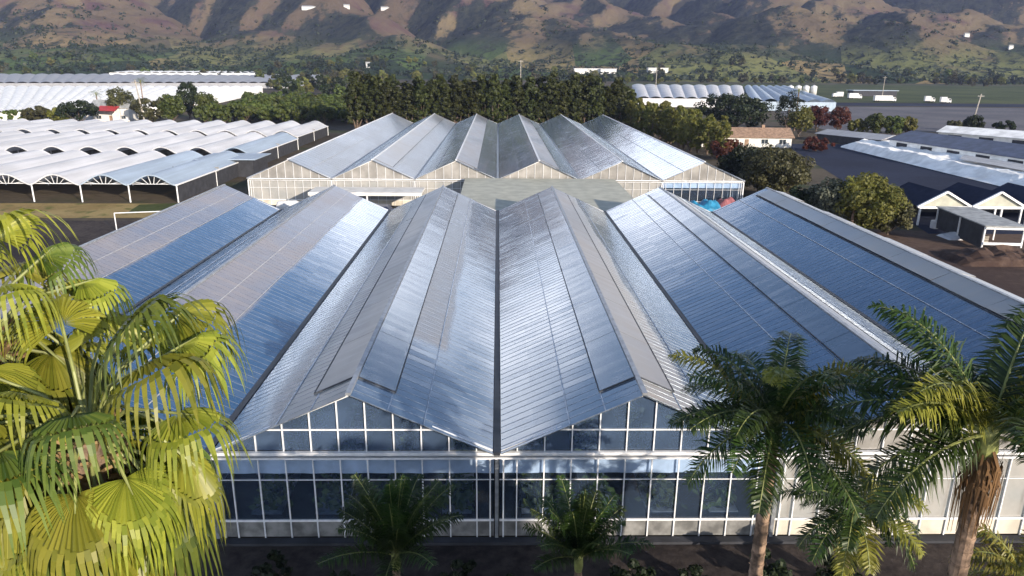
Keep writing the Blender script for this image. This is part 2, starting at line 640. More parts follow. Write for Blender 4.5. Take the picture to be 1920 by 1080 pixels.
M['asphalt'] = m_ground('grey_asphalt', (0.085, 0.085, 0.10), (0.14, 0.135, 0.145), 0.03, 0.8, bump=0.1)
M['navy'] = m_ground('dark_weed_mat', (0.010, 0.015, 0.035), (0.020, 0.027, 0.055), 0.05, 0.9, bump=0.2)
M['crop'] = m_ground('green_crop', (0.030, 0.045, 0.016), (0.070, 0.085, 0.028), 0.02, 0.6)
M['red_soil'] = m_ground('reddish_soil', (0.05, 0.032, 0.027), (0.115, 0.078, 0.06), 0.05, 1.0)
M['hill'] = m_hill('hillside')
M['bark'] = m_plain('bark', (0.13, 0.095, 0.07), 0.9, 0, 0.35, 3.0, 0.6)
M['palm_bark'] = m_plain('palm_bark', (0.22, 0.15, 0.105), 0.9, 0, 0.4, 4.0, 0.8)
M['dead_frond'] = m_leaf('dead_frond', (0.24, 0.15, 0.07), (0.42, 0.30, 0.15), 0.25, 0.8)
M['dead_brown'] = m_leaf('dead_brown_fibre', (0.06, 0.03, 0.018), (0.20, 0.10, 0.05), 0.2, 0.85)
M['leaf_dark'] = m_leaf('leaf_dark_green', (0.007, 0.014, 0.007), (0.034, 0.048, 0.018))
M['leaf_mid'] = m_leaf('leaf_mid_green', (0.022, 0.042, 0.010), (0.125, 0.15, 0.035))
M['leaf_yellow'] = m_leaf('leaf_yellow_green', (0.045, 0.062, 0.012), (0.21, 0.20, 0.045))
M['leaf_olive'] = m_leaf('leaf_olive', (0.022, 0.026, 0.012), (0.115, 0.11, 0.045))
M['leaf_grey'] = m_leaf('leaf_grey_green', (0.06, 0.075, 0.055), (0.15, 0.165, 0.12))
M['leaf_red'] = m_leaf('leaf_russet', (0.03, 0.012, 0.010), (0.14, 0.04, 0.022))
M['leaf_conifer'] = m_leaf('leaf_conifer', (0.008, 0.014, 0.005), (0.075, 0.085, 0.022))
M['fan_leaf'] = m_leaf('fan_leaf', (0.12, 0.15, 0.015), (0.36, 0.36, 0.05), 0.35, 0.4)
M['fan_leaf_dark'] = m_leaf('fan_leaf_green', (0.05, 0.09, 0.015), (0.16, 0.20, 0.035), 0.3, 0.4)
M['palm_leaf'] = m_leaf('palm_leaf', (0.010, 0.026, 0.008), (0.06, 0.10, 0.022), 0.3, 0.38)
M['palm_leaf_yellow'] = m_leaf('palm_leaf_yellow', (0.13, 0.15, 0.02), (0.30, 0.27, 0.05), 0.35, 0.4)
M['petiole'] = m_plain('frond_stalk', (0.20, 0.22, 0.07), 0.5, 0, 0.2, 3.0)
M['white_wall'] = m_plain('white_wall_paint', (0.66, 0.65, 0.62), 0.8, 0, 0.1, 0.6)
M['brown_roof'] = m_plain('brown_roof_tile', (0.27, 0.18, 0.125), 0.85, 0, 0.2, 1.5, 0.4)
M['grey_roof'] = m_plain('grey_sheet_roof', (0.30, 0.31, 0.31), 0.6, 0, 0.2, 1.0, 0.2)
M['sage_roof'] = m_plain('sage_sheet_roof', (0.40, 0.40, 0.335), 0.75, 0, 0.10, 0.7, 0.1)
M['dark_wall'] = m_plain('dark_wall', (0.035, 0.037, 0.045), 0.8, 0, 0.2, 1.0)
M['window'] = m_plain('dark_window_glass', (0.03, 0.04, 0.05), 0.1, 0, 0.1, 1.0, spec=0.8)
M['blue_tarp'] = m_plain('blue_tarpaulin', (0.025, 0.20, 0.36), 0.5, 0, 0.2, 1.5, 0.4)
M['red_tarp'] = m_plain('faded_red_tarpaulin', (0.26, 0.09, 0.10), 0.6, 0, 0.2, 1.5, 0.4)
M['red_paint'] = m_plain('red_paint', (0.42, 0.05, 0.05), 0.5, 0, 0.2, 1.5)
M['wood_pole'] = m_plain('wooden_pole', (0.34, 0.31, 0.27), 0.9, 0, 0.2, 2.0, 0.3)
M['white_paint'] = m_plain('white_vehicle_paint', (0.62, 0.62, 0.62), 0.35, 0, 0.05, 1.0)
M['tyre'] = m_plain('tyre_rubber', (0.02, 0.02, 0.02), 0.9, 0, 0.1, 2.0)


# ------------------------------------------------------------------ setting: ground and hills
def plain_z(y):
    return 0.0 if y < 350 else min(6.0, (y - 350) * 6.0 / 450.0)


def hill_z(x, y):
    t = max(0.0, y - 860 - 0.02 * x)
    base = t * 0.060 + t * t * 0.000060
    wx = 130 * noise.noise(Vector((x * 0.0017, y * 0.0017, 2.0))) + 50 * noise.noise(Vector((x * 0.005, y * 0.005, 8.0)))
    # long spurs that come down towards the right, smaller ribs across them
    fu = ((x + 0.75 * y + 1.4 * wx) / 430.0) % 1.0
    spur = fu / 0.55 if fu < 0.55 else (1 - fu) / 0.45
    fv = ((x - 0.9 * y + 1.4 * wx) / 260.0) % 1.0
    rib = fv / 0.5 if fv < 0.5 else (1 - fv) / 0.5
    amp = min(1.0, t / 800.0)
    k = noise.hetero_terrain(Vector((x * 0.004, y * 0.004, 0.3)), 0.9, 2.1, 5, 0.7)
    k2 = noise.noise(Vector((x * 0.0022 + 9, y * 0.0022, 1.0)))
    k3 = noise.noise(Vector((x * 0.011, y * 0.011, 4.0)))
    return 5.2 + base + amp * (spur ** 0.9 * 135 * (0.75 + 0.5 * k2) + rib * 34 * (0.6 + k2) + 14 * (k - 0.5) + 8 * k3 + 46 * (noise.ridged_multi_fractal(Vector((x * 0.0042, y * 0.0042, 3.0)), 0.9, 2.2, 5, 1.0, 2.0) * 0.55 - 0.5) + 3 * noise.noise(Vector((x * 0.025, y * 0.025, 6.0))) - 25) + min(t, 200) / 200 * 5 * k3


gb = MB()
xs = [-6000, -2500, -1200, -600, -300, -120, 0, 120, 300, 600, 1200, 2500, 6000]
ys = [-1500, -300, -60, 0, 60, 120, 200, 350, 500, 650, 800, 1200, 3000, 7000]
for j in range(len(ys) - 1):
    for i in range(len(xs) - 1):
        z0, z1 = plain_z(ys[j]), plain_z(ys[j + 1])
        gb.quad((xs[i], ys[j], z0), (xs[i + 1], ys[j], z0), (xs[i + 1], ys[j + 1], z1), (xs[i], ys[j + 1], z1))
tag(gb.build('ground', M['ground']), kind='structure')

hb = MB()
NX, NY = 400, 250
hv = []
for j in range(NY + 1):
    y = 840 + 2900 * (j / NY) ** 1.25
    for i in range(NX + 1):
        x = (-1 + 2 * i / NX) * (950 + 0.62 * (y - 840))
        z = hill_z(x, y)
        if j == 0:
            z = 3.0
        hv.append((x, y, z))
hb.v = hv
for j in range(NY):
    for i in range(NX):
        a = j * (NX + 1) + i
        hb.f.append((a, a + 1, a + NX + 2, a + NX + 1))
tag(hb.build('hills', M['hill'], smooth=True), kind='structure')


def sheet(name, pts, z, mat, sub=6, bumpy=0.0):
    """a patch of ground: four corners (x, y) given in order"""
    b = MB()
    p = [Vector((q[0], q[1], 0)) for q in pts]
    for i in range(sub):
        for j in range(sub):
            def P(a, c):
                s, t = a / sub, c / sub
                w = (p[0] * (1 - s) + p[1] * s) * (1 - t) + (p[3] * (1 - s) + p[2] * s) * t
                w.z = plain_z(w.y) + z + bumpy * noise.noise(w * 0.2)
                return w
            b.quad(P(i, j), P(i + 1, j), P(i + 1, j + 1), P(i, j + 1))
    return tag(b.build(name, mat), kind='structure')


def ppx(*pairs):
    return [at(px, py, plain_z(at(px, py, 0).y)) for px, py in pairs]


sheet('soil_field', [(-140, 20), (-39.6, 20), (-40, 100), (-140, 100)], 0.02, M['soil'])
sheet('grass_strip', [(-140, 98), (-50, 102), (-50, 113), (-140, 112)], 0.05, M['dry_grass'])
sheet('grass_patch', [tuple(at(*q).xy) for q in ((236, 401), (318, 394), (345, 381), (262, 384))], 0.06, M['crop'])
sheet('yard_soil', [(-40, -40), (70, -40), (70, 28.2), (-40, 28.2)], 0.02, M['soil'])
sheet('yard_earth', [(39.5, 40), (110, 40), (110, 96), (39.5, 96)], 0.02, M['red_soil'])
sheet('weed_mat', [(58, 94), (190, 94), (190, 214), (84, 214)], 0.03, M['navy'])
sheet('parking_lot', [(118, 262), (520, 262), (520, 420), (150, 420)], 0.03, M['asphalt'])
sheet('road', [(-38, 86), (46, 86), (46, 110.5), (-38, 110.5)], 0.03, M['asphalt'])
sheet('crop_field', [(110, 460), (900, 460), (1000, 840), (130, 840)], 0.10, M['crop'])
sheet('plowed_field', [(60, 430), (520, 424), (560, 455), (60, 458)], 0.08, M['navy'])


# ------------------------------------------------------------------ glasshouses
W, RISE = 12.8, 2.85


def glasshouse(root_name, label, Y0, Y1, eave, slopes, wall_from, lit, vents, px_panel=1.22, near=True):
    """six bays wide; slopes: dict (bay, side) -> roof material"""
    root = thing(root_name, label, 'greenhouse', (0, Y0, 0))
    Ln = Y1 - Y0
    PI_ = math.atan2(RISE, W / 2)
    sl_len = math.hypot(RISE, W / 2)
    ridge_z = eave + RISE
    for b in range(6):
        xc = (b - 2.5) * W
        for side in (-1, 1):
            mb = MB()
            # roof glass in courses of panes; overhangs the front gable slightly
            nv = int(Ln / (0.61 if near else 1.22))
            dv = Ln / nv
            nu = 4 if near else 3
            gx = W / 2 - 0.22
            for k in range(nu):
                u0, u1 = k / nu, (k + 1) / nu
                x0, x1 = xc + side * (0.06 + gx * u0), xc + side * (0.06 + gx * u1)
                z0, z1 = ridge_z - RISE * u0, ridge_z - RISE * u1
                for q in range(8):
                    ya, yb = Ln * q / 8, Ln * (q + 1) / 8
                    A, B_, C_, D_ = (x0, ya, z0), (x0, yb, z0), (x1, yb, z1), (x1, ya, z1)
                    uv = ((u0, ya), (u0, yb), (u1, yb), (u1, ya))
                    if side > 0:
                        mb.quad(D_, C_, B_, A, (uv[3], uv[2], uv[1], uv[0]))
                    else:
                        mb.quad(A, B_, C_, D_, uv)
            ro = mb.build('roof_slope', M[slopes[(b, side)]], root)
            bars = MB()
            step = 0.61 if near else 1.6
            for k in range(int(Ln / step) + 1):
                y = min(Ln - 0.03, 0.03 + k * step)
                bars.bar((xc + side * 0.12, y, ridge_z - 0.040), (xc + side * (W / 2 - 0.2), y, eave + 0.008), 0.022 if near else 0.03, 0.05, (0, 0, 1))
            purl = MB()
            for u in ((0.26, 0.5) if near else (0.5,)):
                purl.bar((xc + side * W / 2 * u, 0.0, ridge_z - RISE * u + 0.01), (xc + side * W / 2 * u, Ln, ridge_z - RISE * u + 0.01), 0.045, 0.03)
            bars.build('glazing_bars', M['bar_metal'], ro)
            purl.build('purlins', M['pale_bar' if side > 0 and b < 2 else 'bar_metal'], ro)
            # vents along the ridge
            vt = vents.get((b, side))
            if vt:
                frac, mat, open_, front = vt
                uu = frac
                lift = open_
                n_seg = 9 if near else 6
                seg = (Ln - front - 1.2) / n_seg
                for k in range(n_seg):
                    vmb, gap_strip = MB(), MB()
                    ya = front + k * seg + 0.02
                    yb = ya + seg - 0.04
                    hinge = (xc + side * 0.14, ridge_z + 0.04)
                    lf = lift * (0.75 + 0.5 * rnd.random())
                    tip = (xc + side * W / 2 * uu, ridge_z - RISE * uu + 0.05 + lf)
                    th = 0.035
                    vmb.v += [(hinge[0], ya, hinge[1]), (hinge[0], yb, hinge[1]), (tip[0], yb, tip[1]), (tip[0], ya, tip[1]),
                              (hinge[0], ya, hinge[1] - th), (hinge[0], yb, hinge[1] - th), (tip[0], yb, tip[1] - th), (tip[0], ya, tip[1] - th)]
                    fl = [(0, 1, 2, 3), (7, 6, 5, 4), (0, 4, 5, 1), (1, 5, 6, 2), (2, 6, 7, 3), (3, 7, 4, 0)]
                    for qi, q in enumerate(fl):
                        vmb.f.append(q if side < 0 else q[::-1])
                        if qi == 0:
                            uvq = ((0, ya), (0, yb), (uu, yb), (uu, ya))
                            vmb.uv[len(vmb.f) - 1] = uvq if side < 0 else uvq[::-1]
                    ex, ez = xc + side * W / 2 * (uu + 0.006), ridge_z - RISE * uu + 0.035
                    gap_strip.bar((ex, ya, ez), (ex, yb, ez), 0.045 if not open_ else 0.16, 0.05)  # dark strip painted in for the shaded gap at the vent's lower edge
                    if k == 0 and near:
                        gap_strip.bar((xc + side * 0.1, front - 0.02, ridge_z + 0.03), (ex, front - 0.02, ez), 0.08, 0.06)
                    v = vmb.build('roof_vent', M[mat], root)
                    gap_strip.build('vent_edge', M['dark_gap'], v)
        rc = MB()
        rc.bar((xc, 0.0, ridge_z + 0.06), (xc, Ln, ridge_z + 0.06), 0.22, 0.12)
        rc.build('ridge_cap', M['grey_metal' if near else 'white_metal'], root)
    for g in range(7):
        x = (g - 3) * W
        gb_ = MB()
        gb_.bar((x, 0.1, eave - 0.04), (x, Ln - 0.1, eave - 0.04), 0.30, 0.16)
        gb_.build('gutter', M['dark_metal' if near else 'grey_metal'], root)
    # gables, front and back
    for b in range(6):
        xc = (b - 2.5) * W
        for yy, fr in ((0.35, True), (Ln - 0.35, False)):
            gm = MB()
            gm.tri((xc - W / 2 + 0.2, yy, eave + 0.02), (xc + W / 2 - 0.2, yy, eave + 0.02), (xc, yy, ridge_z - 0.1))
            gg = gm.build('gable_glazing', M['gable_glass' if near and not (b in lit) else 'glass_milky'], root)
            fm = MB()
            k = -4
            for i in range(-5, 6):
                dx = (i - 0.5) * px_panel + 0.0
                if abs(dx) > W / 2 - 0.5:
                    continue
                zt = ridge_z - RISE * abs(dx) / (W / 2) - 0.08
                fm.bar((xc + dx, yy - 0.05, eave), (xc + dx, yy - 0.05, zt), 0.055, 0.07, (0, 1, 0))
            hz = eave + 1.05
            hx = (W / 2) * (ridge_z - hz) / RISE - 0.1
            if near:
                fm.bar((xc - hx, yy - 0.045, hz), (xc + hx, yy - 0.045, hz), 0.05, 0.06)
            for s_ in (-1, 1):
                fm.bar((xc + s_ * (W / 2 - 0.2), yy - 0.07, eave + 0.02), (xc, yy - 0.07, ridge_z - 0.09), 0.10, 0.09)
            fm.build('gable_frame', M['white_metal'], gg)
    # eave beam
    bm_ = MB()
    bm_.box((-3 * W - 0.1, 0.16, eave - 0.16), (3 * W + 0.1, 0.36, eave - 0.02))
    bm_.box((-3 * W - 0.1, 0.20, eave - 0.38), (3 * W + 0.1, 0.32, eave - 0.30))
    bm_.build('eave_beam', M['white_metal'], root)
    # front and back wall, bay by bay
    for b in range(6):
        xc = (b - 2.5) * W
        x0, x1 = xc - W / 2 + 0.12, xc + W / 2 - 0.12
        milky = b in lit
        wm = MB()
        wm.quad((x0, 0.42, 0.95), (x1, 0.42, 0.95), (x1, 0.42, eave - 0.39), (x0, 0.42, eave - 0.39))
        wl_ = wm.build('wall_glazing', M['glass_milky' if milky else 'glass'], root)
        fm = MB()
        for i in range(-5, 6):
            dx = (i - 0.5) * px_panel
            if abs(dx) > W / 2 - 0.3:
                continue
            fm.bar((xc + dx, 0.36, 0.06), (xc + dx, 0.36, eave - 0.38), 0.055, 0.07, (0, 1, 0))
        for s_ in (-1, 1):
            fm.bar((xc + s_ * (W / 2 - 0.30), 0.36, 0.06), (xc + s_ * (W / 2 - 0.30), 0.36, eave - 0.38), 0.07, 0.08, (0, 1, 0))
        fm.bar((x0, 0.365, 1.0), (x1, 0.365, 1.0), 0.06, 0.10)
        fm.bar((x0, 0.37, eave - 1.5), (x1, 0.37, eave - 1.5), 0.03, 0.04)
        fm.build('mullions', M['white_metal'], wl_)
        sm = MB()
        sm.box((x0, 0.40, 0.12), (x1, 0.44, 0.949))
        sm.build('sill_panel', M['cream_cloth' if milky else 'sill'], root)
        cm = MB()
        nseg = 26
        for i in range(nseg):
            xa, xb = x0 + (x1 - x0) * i / nseg, x0 + (x1 - x0) * (i + 1) / nseg
            ya, yb = 0.52 + 0.03 * math.sin(i * 1.9), 0.52 + 0.03 * math.sin((i + 1) * 1.9)
            zb = 0.2 if milky else eave - 1.25
            cm.quad((xa, ya, zb), (xb, yb, zb), (xb, yb, eave - 0.3), (xa, ya, eave - 0.3))
        cm.build('inner_curtain', M['cream_cloth' if milky else 'curtain'], root)
        bw = MB()
        bw.box((x0, Ln - 0.44, 0.1), (x1, Ln - 0.38, eave))
        bw.build('rear_wall', M['plastic_grey'], root)
        pm = MB()
        pm.bar((xc - W / 2, 0.30, 0), (xc - W / 2, 0.30, eave - 0.38), 0.16, 0.16, (0, 1, 0))
        pm.build('corner_post', M['grey_metal'] if near else M['white_metal'], root)
        if b == 5:
            pm = MB()
            pm.bar((xc + W / 2, 0.30, 0), (xc + W / 2, 0.30, eave - 0.38), 0.16, 0.16, (0, 1, 0))
            pm.build('corner_post', M['grey_metal'] if near else M['white_metal'], root)
    for s_ in (-1, 1):
        sw = MB()
        x = s_ * (3 * W - 0.05)
        sw.quad((x, 0.4, 0.1), (x, Ln - 0.4, 0.1), (x, Ln - 0.4, eave - 0.1), (x, 0.4, eave - 0.1))
        so = sw.build('side_wall', M['glass_milky'], root)
        sf = MB()
        for k in range(int(Ln / 2.4) + 1):
            y = 0.4 + k * 2.4
            sf.bar((x + s_ * 0.05, y, 0), (x + s_ * 0.05, y, eave - 0.1), 0.08, 0.08, (0, 1, 0))
        sf.build('side_frame', M['white_metal'], so)
    if near:
        # rows of benches with crop inside, seen dimly through the glass
        for b in range(6):
            xc = (b - 2.5) * W
            for row_ in range(4):
                cr = MB()
                xr_ = xc - W / 2 + 1.9 + row_ * 3.0
                rr_ = random.Random(900 + b * 7 + row_)
                for q in range(420):
                    p_ = Vector((xr_ + rr_.gauss(0, 0.42), 1.6 + rr_.random() ** 1.5 * 16.0, 0.75 + abs(rr_.gauss(0, 0.55))))
                    leaf(cr, p_, rand_unit(rr_) + Vector((0, -0.4, 0.5)), 0.34, 1.5, rr_)
                cr.build('crop_row', M['leaf_mid'], root)['kind'] = 'stuff'
                bn = MB()
                bn.box((xr_ - 0.7, 1.4, 0.62), (xr_ + 0.7, 18.0, 0.72))
                bn.build('bench', M['grey_metal'], root)
            for k in range(1, 4):
                pm = MB()
                pm.bar((xc + W / 2 - 0.01, k * 6.0, 0), (xc + W / 2 - 0.01, k * 6.0, eave - 0.2), 0.14, 0.14, (0, 1, 0))
                pm.build('inner_post', M['grey_metal'], root)
    ft = MB()
    ft.box((-3 * W - 0.2, -0.15, 0.0), (3 * W + 0.2, 0.28, 0.14))
    ft.build('footing', M['dark_wall'], root)
    return root


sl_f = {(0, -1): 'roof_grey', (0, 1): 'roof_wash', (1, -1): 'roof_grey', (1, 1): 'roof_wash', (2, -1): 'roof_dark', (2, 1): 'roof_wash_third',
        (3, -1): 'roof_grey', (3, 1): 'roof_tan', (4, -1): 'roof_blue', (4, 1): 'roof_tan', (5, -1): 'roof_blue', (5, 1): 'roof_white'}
vents_f = {(2, -1): (0.30, 'brown_vent', 0, 1.9), (2, 1): (0.27, 'grey_vent', 0, 1.9), (3, -1): (0.26, 'grey_vent', 0, 1.9), (3, 1): (0.27, 'tan_vent', 0, 1.9),
           (4, -1): (0.24, 'grey_vent', 0, 1.9), (4, 1): (0.24, 'cream_vent', 0, 1.9), (5, -1): (0.24, 'cream_vent', 0.10, 1.9), (5, 1): (0.26, 'cream_vent', 0.35, 1.9)}
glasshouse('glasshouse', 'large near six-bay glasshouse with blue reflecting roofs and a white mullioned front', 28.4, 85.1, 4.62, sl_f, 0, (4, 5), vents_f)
sl_b = {(0, -1): 'roof_grey', (0, 1): 'roof_white', (1, -1): 'roof_grey', (1, 1): 'roof_white', (2, -1): 'roof_grey', (2, 1): 'roof_tan',
        (3, -1): 'roof_blue', (3, 1): 'roof_tan', (4, -1): 'roof_blue', (4, 1): 'roof_grey', (5, -1): 'roof_blue', (5, 1): 'roof_grey'}
vents_b = {(2, 1): (0.5, 'tan_vent', 0, 1.5), (3, 1): (0.5, 'tan_vent', 0, 1.5), (1, 1): (0.45, 'cream_vent', 0, 1.5)}
glasshouse('glasshouse', 'paler farther glasshouse with white front frame, just before the conifer windbreak', 111.6, 226.0, 4.35, sl_b, 0, (0, 1, 2, 3, 4), vents_b, 1.28, near=False)


# sage roof between the two houses
def flat_link():
    o = thing('covered_passage', 'low sage green flat roof joining the two glasshouses', 'shed', (6, 98, 0))
    b = MB()
    n = 40
    for i in range(n):
        xa, xb = -11 + 23.0 * i / n, -11 + 23.0 * (i + 1) / n
        za, zb = 4.5 + 0.012 * math.sin(i * 0.9), 4.5 + 0.012 * math.sin((i + 1) * 0.9)
        b.quad((xa, -12.6, za), (xb, -12.6, zb), (xb, 13.2, zb + 0.1), (xa, 13.2, za + 0.1))
    b.build('roof', M['sage_roof'], o)
    for x in (-10.8, -5, 0.5, 6, 11.8):
        for y in (-12.3, 12.9):
            p = MB()
            p.bar((x, y, 0), (x, y, 4.45), 0.14, 0.14, (0, 1, 0))
            p.build('post', M['grey_metal'], o)
    t = MB()
    t.box((-11, -12.75, 4.3), (12, -12.6, 4.46))
    t.build('fascia', M['white_metal'], o)


flat_link()


# ------------------------------------------------------------------ hoop tunnels at the left
def tunnels(label, xr, Y0, Y1, n, bw=7.5, eave=2.8, rise=1.6, blue=(), truss=False, mat='plastic'):
    root = thing('hoop_greenhouse', label, 'greenhouse', (xr, Y0, 0), 0, 'white hoop greenhouses beside the glasshouses')
    L = Y1 - Y0
    for k in range(n):
        xa = -(k + 1) * bw
        mb = MB()
        seg = 14
        prof = []
        for i in range(seg + 1):
            t = i / seg
            # rounded crown, soft valley
            zz = eave + rise * (0.5 - 0.5 * math.cos(2 * math.pi * t)) ** 0.72
            prof.append((xa + bw * t, zz))
        nl = 8
        for q in range(nl):
            ya, yb = L * q / nl, L * (q + 1) / nl
            for i in range(seg):
                (x0, z0), (x1, z1) = prof[i], prof[i + 1]
                mb.quad((x0, ya, z0), (x1, ya, z1), (x1, yb, z1), (x0, yb, z0))
        # thickness: a rolled edge at front and back
        for yy in (0.0, L):
            for i in range(seg):
                (x0, z0), (x1, z1) = prof[i], prof[i + 1]
                mb.bar((x0, yy, z0 - 0.05), (x1, yy, z1 - 0.05), 0.22, 0.18, (0, 0, 1))
        bay = mb.build('roof_bay', M['plastic_blue' if k in blue else mat], root, smooth=False)
        if truss:
            tb = MB()
            tb.bar((xa + 0.3, 0.3, eave + 0.1), (xa + bw - 0.3, 0.3, eave + 0.1), 0.09, 0.09)
            for i in range(2, seg - 1, 2):
                (x0, z0) = prof[i]
                tb.bar((x0, 0.3, z0 - 0.05), (xa + bw * (0.3 + 0.4 * i / seg), 0.3, eave + 0.1), 0.07, 0.07)
            tb.build('truss', M['white_metal'], bay)
    for k in range(n + 1):
        x = -k * bw
        for y in (0.25, L * 0.5, L - 0.25):
            pb = MB()
            pb.tube([(x, y, 0), (x, y, eave + 0.1)], 0.11, 8)
            pb.build('post', M['white_metal'], root)
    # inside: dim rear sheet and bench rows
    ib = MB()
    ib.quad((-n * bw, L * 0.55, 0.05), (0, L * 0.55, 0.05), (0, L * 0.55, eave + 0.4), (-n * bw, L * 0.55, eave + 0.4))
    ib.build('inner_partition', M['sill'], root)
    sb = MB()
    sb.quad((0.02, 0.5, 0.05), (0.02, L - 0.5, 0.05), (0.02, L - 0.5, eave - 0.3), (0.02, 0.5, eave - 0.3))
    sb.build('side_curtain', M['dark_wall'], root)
    gv = MB()
    gv.bar((0.08, 0, eave), (0.08, L, eave), 0.3, 0.2)
    gv.build('edge_gutter', M['white_metal'], root)
    return root


tunnels('nearest white hoop greenhouse bank with open arched front and light posts', -50.5, 114, 147.5, 10, blue=(0, 1), truss=True)
tunnels('middle white hoop greenhouse bank left of the glasshouses', -51.5, 154, 190, 13, blue=(0,))
tunnels('farthest white hoop greenhouse bank before the hedge', -53.0, 195, 231, 16)

# small flat-roofed annexe between the first and second tunnel bank
an = thing('annexe_shed', 'small dark annexe with flat pale roof at the end of the tunnels', 'shed', (-50, 146, 0))
b = MB(); b.box((-6.5, -4, 0), (2.5, 5, 3.3)); b.build('wall', M['dark_wall'], an)
b = MB(); b.box((-8.5, -4.8, 3.35), (3.2, 5.6, 3.5)); b.build('roof', M['plastic_blue'], an)
b = MB(); b.box((-3.9, -4.06, 0.1), (-1.7, -4.003, 2.6)); b.build('door', M['grey_roof'], an)

# frame (goal-like pipe gate) in the soil field
gt = thing('pipe_frame', 'pale pipe frame standing in the dark soil field', 'frame', at(219, 432))
b = MB()
b.tube([(0, 0, 0), (0, 0, 2.3)], 0.07)
b.tube([(0, 0, 2.3), (8.5, 1.5, 2.4)], 0.07)
b.tube([(8.5, 1.5, 0), (8.5, 1.5, 2.4)], 0.07)
b.build('pipes', M['white_metal'], gt)


# ------------------------------------------------------------------ vegetation builders
def crown_mesh(name, mat, seed, rx, rz, zc, clumps, per, size, squash=1.0, cone=0.0):
    """leaf clumps through an ellipsoid of radius rx (sideways) and rz (up)"""
    r = random.Random(seed)
    mb = MB()
    for k in range(clumps):
        d = rand_unit(r)
        rr = r.uniform(0.35, 1.0) ** 0.6
        c = Vector((d.x * rx * rr, d.y * rx * rr, d.z * rz * rr))
        if cone:
            t = (c.z + rz) / (2 * rz)
            f = (1 - t) ** 0.8 * cone + (1 - cone)
            c.x *= f
            c.y *= f
        cr = min(rx, rz) * r.uniform(0.26, 0.46)
        if cone:
            cr *= 0.75
        for i in range(per):
            q = rand_unit(r) * cr * r.uniform(0.4, 1.0) ** 0.5
            p = c + Vector((q.x, q.y, q.z * 0.8)) + Vector((0, 0, zc))
            leaf(mb, p, q.normalized() * 0.8 + rand_unit(r) * 0.7 + Vector((0, 0, 0.25)), size * r.uniform(0.6, 1.3), 1.5, r)
    return mb.mesh(name, mat)


def link_mesh(name, me, parent):
    o = bpy.data.objects.new(name, me)
    col.objects.link(o)
    o.parent = parent
    KIDS.setdefault(parent.name, []).append(o)
    return o


def make_tree(name, label, cat, mat, seed, h, rx, trunk_h, clumps=30, per=60, size=0.5, group=None, loc=(0, 0, -50), cone=0.0):
    root = thing(name, label, cat, loc, 0, group)
    rz = (h - trunk_h) / 2
    me = crown_mesh('crown', mat, seed, rx * 0.8, rz * 0.84, trunk_h + rz, clumps, per, size, cone=cone)
    link_mesh('crown', me, root)
    r = random.Random(seed + 5)
    tb = MB()
    tr = max(0.10, h * 0.025)
    top = trunk_h + rz * 1.1
    tb.tube([(0, 0, -0.2), (0.05 * h * r.uniform(-.3, .3), 0.02 * h, trunk_h * 0.6), (0.03 * h * r.uniform(-1, 1), 0, top)], [tr * 1.4, tr, tr * 0.35], 7)
    for k in range(5):
        a = k * 1.26 + r.uniform(-.4, .4)
        z0 = trunk_h * r.uniform(0.75, 1.2)
        e = Vector((math.cos(a) * rx * 0.6, math.sin(a) * rx * 0.6, z0 + rz * r.uniform(0.5, 1.0)))
        tb.tube([(0, 0, z0), e * 0.5 + Vector((0, 0, z0 * 0.45)), e], [tr * 0.55, tr * 0.4, tr * 0.12], 5)
    tb.build('trunk', M['bark'], root)
    return root


def scatter(protos, spots, labels=None, group=None):
    """spots: (x, y, z, scale, prototype index); the first use of a prototype moves the prototype itself"""
    used = set()
    for i, (x, y, z, s, k) in enumerate(spots):
        p = protos[k]
        if k in used:
            o = copy_thing(p)
        else:
            o = p
            used.add(k)
        o.location = (x, y, z)
        o.rotation_euler = (0, 0, rnd.uniform(0, 6.28))
        o.scale = s if hasattr(s, '__len__') else (s, s, s)
        if labels and labels[i]:
            o['label'] = labels[i]
        if group:
            o['group'] = group


# conifer windbreak behind the far glasshouse
conif = [make_tree('conifer', 'dark green conifer in the windbreak row behind the far glasshouse', 'tree', M['leaf_conifer'], 20 + i, 20.5, 4.0, 0.3, 90, 60, 0.65, cone=0.35) for i in range(4)]
sp = []
x = -46.0
while x < 42:
    sp.append((x, 241 + rnd.uniform(-1.2, 1.2), 0, (rnd.uniform(0.9, 1.15), rnd.uniform(0.9, 1.15), rnd.uniform(0.80, 1.03)), rnd.randrange(4)))
    x += rnd.uniform(3.0, 4.2)
x = -46.0
while x < 44:
    sp.append((x, 246 + rnd.uniform(-1.5, 1.5), 0, (1.1, 1.1, rnd.uniform(0.85, 1.06)), rnd.randrange(4)))
    x += rnd.uniform(3.2, 4.6)
scatter(conif, sp, group='conifers of the windbreak behind the far glasshouse')

# pale feathery hedge trees at the right of the far glasshouse
hedge = [make_tree('hedge_tree', 'yellow green feathery hedge tree along the right edge of the far glasshouse', 'tree', M['leaf_yellow'], 40 + i, 12.0, 2.8, 0.2, 56, 60, 0.5, cone=0.3) for i in range(3)]
sp = []
for i in range(15):
    t = i / 14
    sp.append((43.5 + 11 * t + rnd.uniform(-1, 1), 238 - 62 * t + rnd.uniform(-1.5, 1.5), 0, rnd.uniform(0.85, 1.2) * (1.15 - 0.35 * t), i % 3))
for i in range(8):
    t = i / 7
    sp.append((49.0 + 9 * t, 242 - 52 * t + rnd.uniform(-2, 2), 0, rnd.uniform(0.8, 1.05), i % 3))
scatter(hedge, sp, group='feathery hedge trees right of the far glasshouse')

